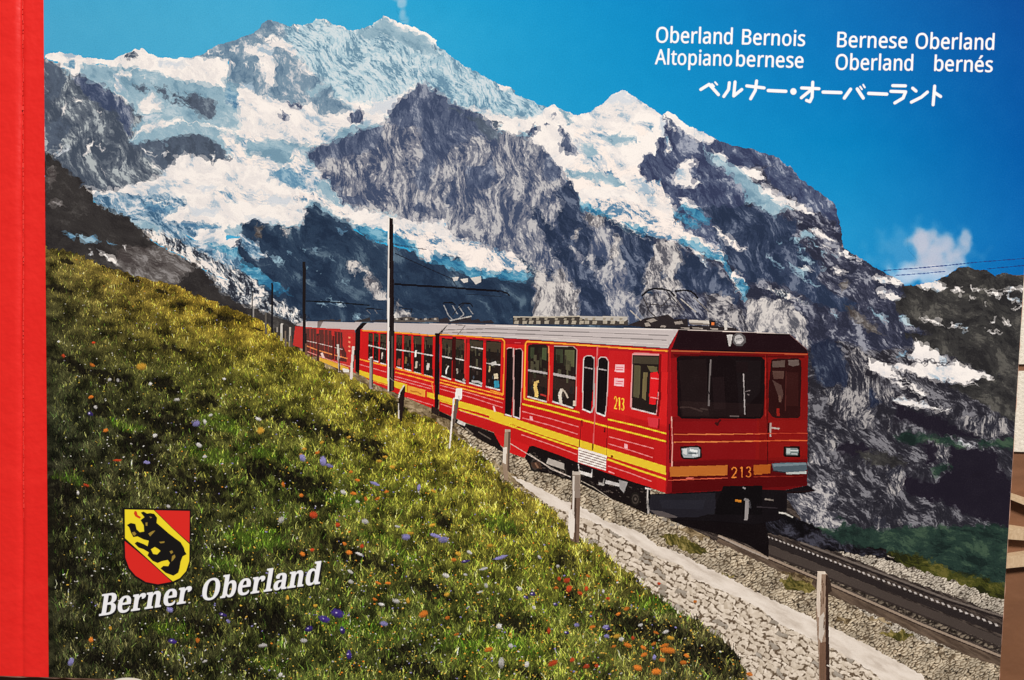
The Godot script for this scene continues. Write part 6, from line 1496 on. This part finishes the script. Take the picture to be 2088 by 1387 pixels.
func build_writing() -> void:
	var white := mat(Color(0.93, 0.93, 0.945), 0.4)
	var soft := mat(Color(0.50, 0.68, 0.84), 0.4)
	var black := mat(Color(0.05, 0.04, 0.04), 0.4)
	var sans := SystemFont.new()
	sans.font_names = PackedStringArray(["Droid Sans"])
	sans.font_weight = 400
	var serif := SystemFont.new()
	serif.font_names = PackedStringArray(["Droid Serif"])
	serif.font_weight = 700
	for w in [["Oberland", 1338, 86.5, 1493, 90, 30], ["Bernois", 1513, 90.5, 1641, 94, 29.5], ["Altopiano", 1335.5, 131, 1492, 134.5, 29], ["bernese", 1501, 135, 1637.5, 138.5, 29.5], ["Bernese", 1707, 96, 1849, 98.5, 29.5], ["Oberland", 1867, 99, 2026.5, 101.5, 30], ["Oberland", 1704, 142, 1861, 144, 30], ["bernés", 1905, 144.5, 2023.5, 147, 29.5]]:
		word(w[0], Vector2(w[1], w[2]), Vector2(w[3], w[4]), w[5], sans, 0.0, 14.0, white, book, Vector2.ZERO, 0.5)
	var kana := [["A3", "1625,692 1690,652 1762,732", 6.2], ["A3", "1712,650 1728,668", 3.6], ["A3", "1736,636 1752,654", 3.6], ["A3", "1846,640 1840,692 1803,746", 6.2], ["A3", "1890,634 1880,742 1942,692", 6.2], ["A4", "-58,664 76,680", 6.2], ["A4", "18,626 8,700 -28,764", 6.2],
		["A4", "108,700 244,706", 6.6], ["A4", "302,706 303,709", 12.5], ["A4", "366,680 500,686", 6.2], ["A4", "452,636 447,750 430,786 404,776", 6.2], ["A4", "440,694 364,756", 6.2], ["A4", "532,712 670,716", 6.6], ["A4", "744,690 696,758", 6.6], ["A4", "796,688 842,758", 6.6], ["A4", "818,670 832,690", 3.6], ["A4", "842,656 854,676", 3.6], ["A4", "884,722 1024,728", 6.6], ["A4", "1070,662 1168,664", 6.2], ["A4", "1056,706 1170,710 1150,758 1086,796", 6.2], ["A4", "1224,682 1250,704", 6.2], ["A4", "1214,790 1290,752 1338,712", 6.2], ["A4", "1394,666 1382,810", 6.2], ["A4", "1394,716 1440,746", 6.2]]
	strokes_mesh("lettering", kana, 14.0, white, book)
	var shade := mat(Color(0.06, 0.055, 0.05), 0.4)
	for w in [["Berner", 202, 1256, 393.5, 1227.5, 44], ["Oberland", 410, 1225.5, 659, 1189, 43.5]]:
		word(w[0], Vector2(w[1], w[2]), Vector2(w[3], w[4]), w[5], serif, 0.34, 22.0, shade, book, Vector2(3.6, 3.0), 0.4)
		word(w[0], Vector2(w[1], w[2]), Vector2(w[3], w[4]), w[5], serif, 0.34, 23.0, white, book, Vector2.ZERO, 0.4)
	# the shield with the bear
	var shield := part("crest", book, pts("D1", "944,54 1476,66 1474,300 1472,470 1450,545 1400,605 1330,645 1220,658 1120,640 1040,592 988,530 956,450 952,250"), 22, black)
	part("red_field", shield, pts("D1", "1196,74 1466,80 1464,326 1330,208"), 23, mat(Color(0.84, 0.15, 0.12), 0.4))
	part("red_field", shield, pts("D1", "964,312 1140,458 1325,626 1220,646 1126,628 1048,580 998,522 968,440"), 23, mat(Color(0.84, 0.15, 0.12), 0.4))
	part("yellow_bend", shield, pts("D1", "964,68 1188,73 1325,208 1464,336 1462,468 1438,544 1390,598 1336,624 1290,586 1140,448 966,290"), 23, mat(Color(0.93, 0.84, 0.16), 0.4))
	part("bear", shield, pts("D1", "1088,92 1110,84 1136,100 1160,96 1192,102 1214,132 1210,172 1250,206 1300,250 1352,290 1396,322 1422,366 1428,392 1442,414 1412,430 1396,470 1388,520 1378,556 1340,580 1280,558 1240,524 1262,504 1300,506 1312,480 1296,458 1250,468 1218,482 1180,466 1140,424 1150,400 1110,376 1070,362 1040,330 1060,316 1112,336 1140,352 1150,310 1110,300 1062,276 1030,282 1012,248 998,206 980,188 1010,172 1046,180 1056,222 1080,244 1114,238 1110,190 1086,150 1116,128"), 24, black)
	part("bear_mark", shield, pts("D1", "1166,376 1196,358 1224,374 1240,388 1214,416 1184,412"), 25, mat(Color(0.93, 0.84, 0.16), 0.4))
	part("bear_tongue", shield, pts("D1", "1042,78 1056,84 1064,112 1090,128 1080,140 1046,122 1034,98"), 25, mat(Color(0.80, 0.22, 0.10), 0.4))
	for d in ["1020,245 1040,240 1054,256 1040,272 1026,264", "1230,318 1272,314 1270,326 1240,330", "1146,254 1176,236 1200,230 1188,246 1160,276", "1124,170 1140,168 1138,196 1126,192", "1310,392 1330,384 1338,400 1322,412", "1330,428 1350,416 1356,436 1336,462 1324,470", "1154,122 1176,128 1164,136"]:
		part("bear_mark", shield, pts("D1", d), 25, mat(Color(0.60, 0.50, 0.20), 0.4))

func build_table() -> void:
	var wood := mat(Color(1, 1, 1), 0.55, noise_tex(1.6, Color(0.42, 0.275, 0.18), Color(0.49, 0.33, 0.225), 5, 12, Vector2(0.6, 2.6)))
	wood.normal_enabled = true
	wood.normal_texture = grain_normal(1.5, 0.06, 8)
	wood.normal_scale = 0.2
	wood.uv1_triplanar = true
	wood.uv1_world_triplanar = true
	wood.uv1_scale = Vector3(9, 9, 9)
	var t := place("table_top", null, wood)
	var b := BoxMesh.new()
	b.size = Vector3(1.3, 0.03, 0.9)
	t.mesh = b
	t.position = Vector3(0.05, -0.015, 0.0)
	tag(t, "", "", "structure")
	var paper := mat(Color(1, 1, 1), 0.85, noise_tex(3.0, Color(0.80, 0.76, 0.70), Color(0.90, 0.87, 0.82), 5, 17))
	var pn := grain_normal(6.0, 0.02, 23)
	paper.normal_enabled = true
	paper.normal_texture = pn
	paper.normal_scale = 0.8
	var p1 := place("paper_sheet", slab(table_poly("1990,300 2300,290 2300,738 1990,744"), 0.0003, 0.0006), paper)
	tag(p1, "white paper sheet beside the booklet, above the narrow brown gap", "paper", "", "white paper sheets beside the booklet")
	var p2 := place("paper_sheet", slab(table_poly("1980,758 2300,752 2300,926 1980,918"), 0.0003, 0.0006), paper)
	tag(p2, "creased white paper sheet beside the booklet, below the narrow brown gap", "paper", "", "white paper sheets beside the booklet")
	var cream := mat(Color(1, 1, 1), 0.7, noise_tex(2.4, Color(0.70, 0.59, 0.46), Color(0.80, 0.70, 0.57), 4, 31))
	for d in [["1990,985 2040,998 2100,1018 2300,1080 2300,1102 2100,1034 2050,1014 1990,1004", "cream wooden strip nearest the white paper sheets on the table"], ["1990,1060 2100,1076 2300,1086 2300,1112 2100,1098 1990,1090", "cream wooden strip between two others on the table"], ["1990,1137 2100,1121 2300,1100 2300,1128 2100,1147 1990,1158", "cream wooden strip next to the bare brown table"]]:
		var s := place("wooden_strip", slab(table_poly(d[0]), 0.0001, 0.0022), cream)
		tag(s, d[1], "strip", "", "cream strips lying on the table")
	var disc := PackedVector2Array()
	for i in 40:
		var a := TAU * i / 40.0
		disc.append(at(263, 1400) + Vector2(cos(a) * 44.0, sin(a) * 19.0))
	var c := place("paper_scrap", slab(disc, TOP + 0.00004, TOP + 0.0003), mat(Color(0.88, 0.85, 0.81), 0.6))
	tag(c, "small white rounded paper scrap lying over the booklet's lower edge", "scrap")

func _ready() -> void:
	lean = lean_basis()
	# camera: above the cover, leaning a little
	var cam := Camera3D.new()
	cam.name = "camera"
	cam.fov = rad_to_deg(2.0 * atan(693.5 / FOCAL))
	cam.near = 0.01
	cam.far = 20.0
	var back := lean.transposed()
	var to_world := func(v: Vector3) -> Vector3: return Vector3(v.x, -v.z, v.y)
	var r: Vector3 = to_world.call(back * Vector3(1, 0, 0))
	var d: Vector3 = to_world.call(back * Vector3(0, 1, 0))
	var f: Vector3 = to_world.call(back * Vector3(0, 0, 1))
	cam.transform = Transform3D(Basis(r, -d, -f), Vector3(0, TOP + FOCAL * U, 0))
	add_child(cam)
	# a dim room around the table
	var env := Environment.new()
	env.background_mode = Environment.BG_COLOR
	env.background_color = Color(0.33, 0.31, 0.30)
	env.tonemap_mode = Environment.TONE_MAPPER_LINEAR
	env.tonemap_exposure = 1.0
	env.sdfgi_enabled = true
	env.ssao_enabled = true
	env.ssil_enabled = true
	var we := WorldEnvironment.new()
	we.name = "room_air"
	we.environment = env
	add_child(we)
	# the ceiling lamp of the room, up and to the side
	var lamp := OmniLight3D.new()
	lamp.name = "ceiling_lamp_light"
	lamp.position = Vector3(0.5, 1.3, -1.25)
	lamp.light_size = 0.16
	lamp.light_color = Color(1.0, 0.985, 0.965)
	lamp.light_energy = 5.2
	lamp.omni_range = 6.0
	lamp.omni_attenuation = 2.0
	lamp.shadow_enabled = true
	add_child(lamp)
	print_picture()
	print_train()
	var tex := ImageTexture.create_from_image(ink)
	print_mat = mat(Color(1, 1, 1), 0.5, tex)
	print_mat.metallic_specular = 0.12
	build_table()
	build_booklet()
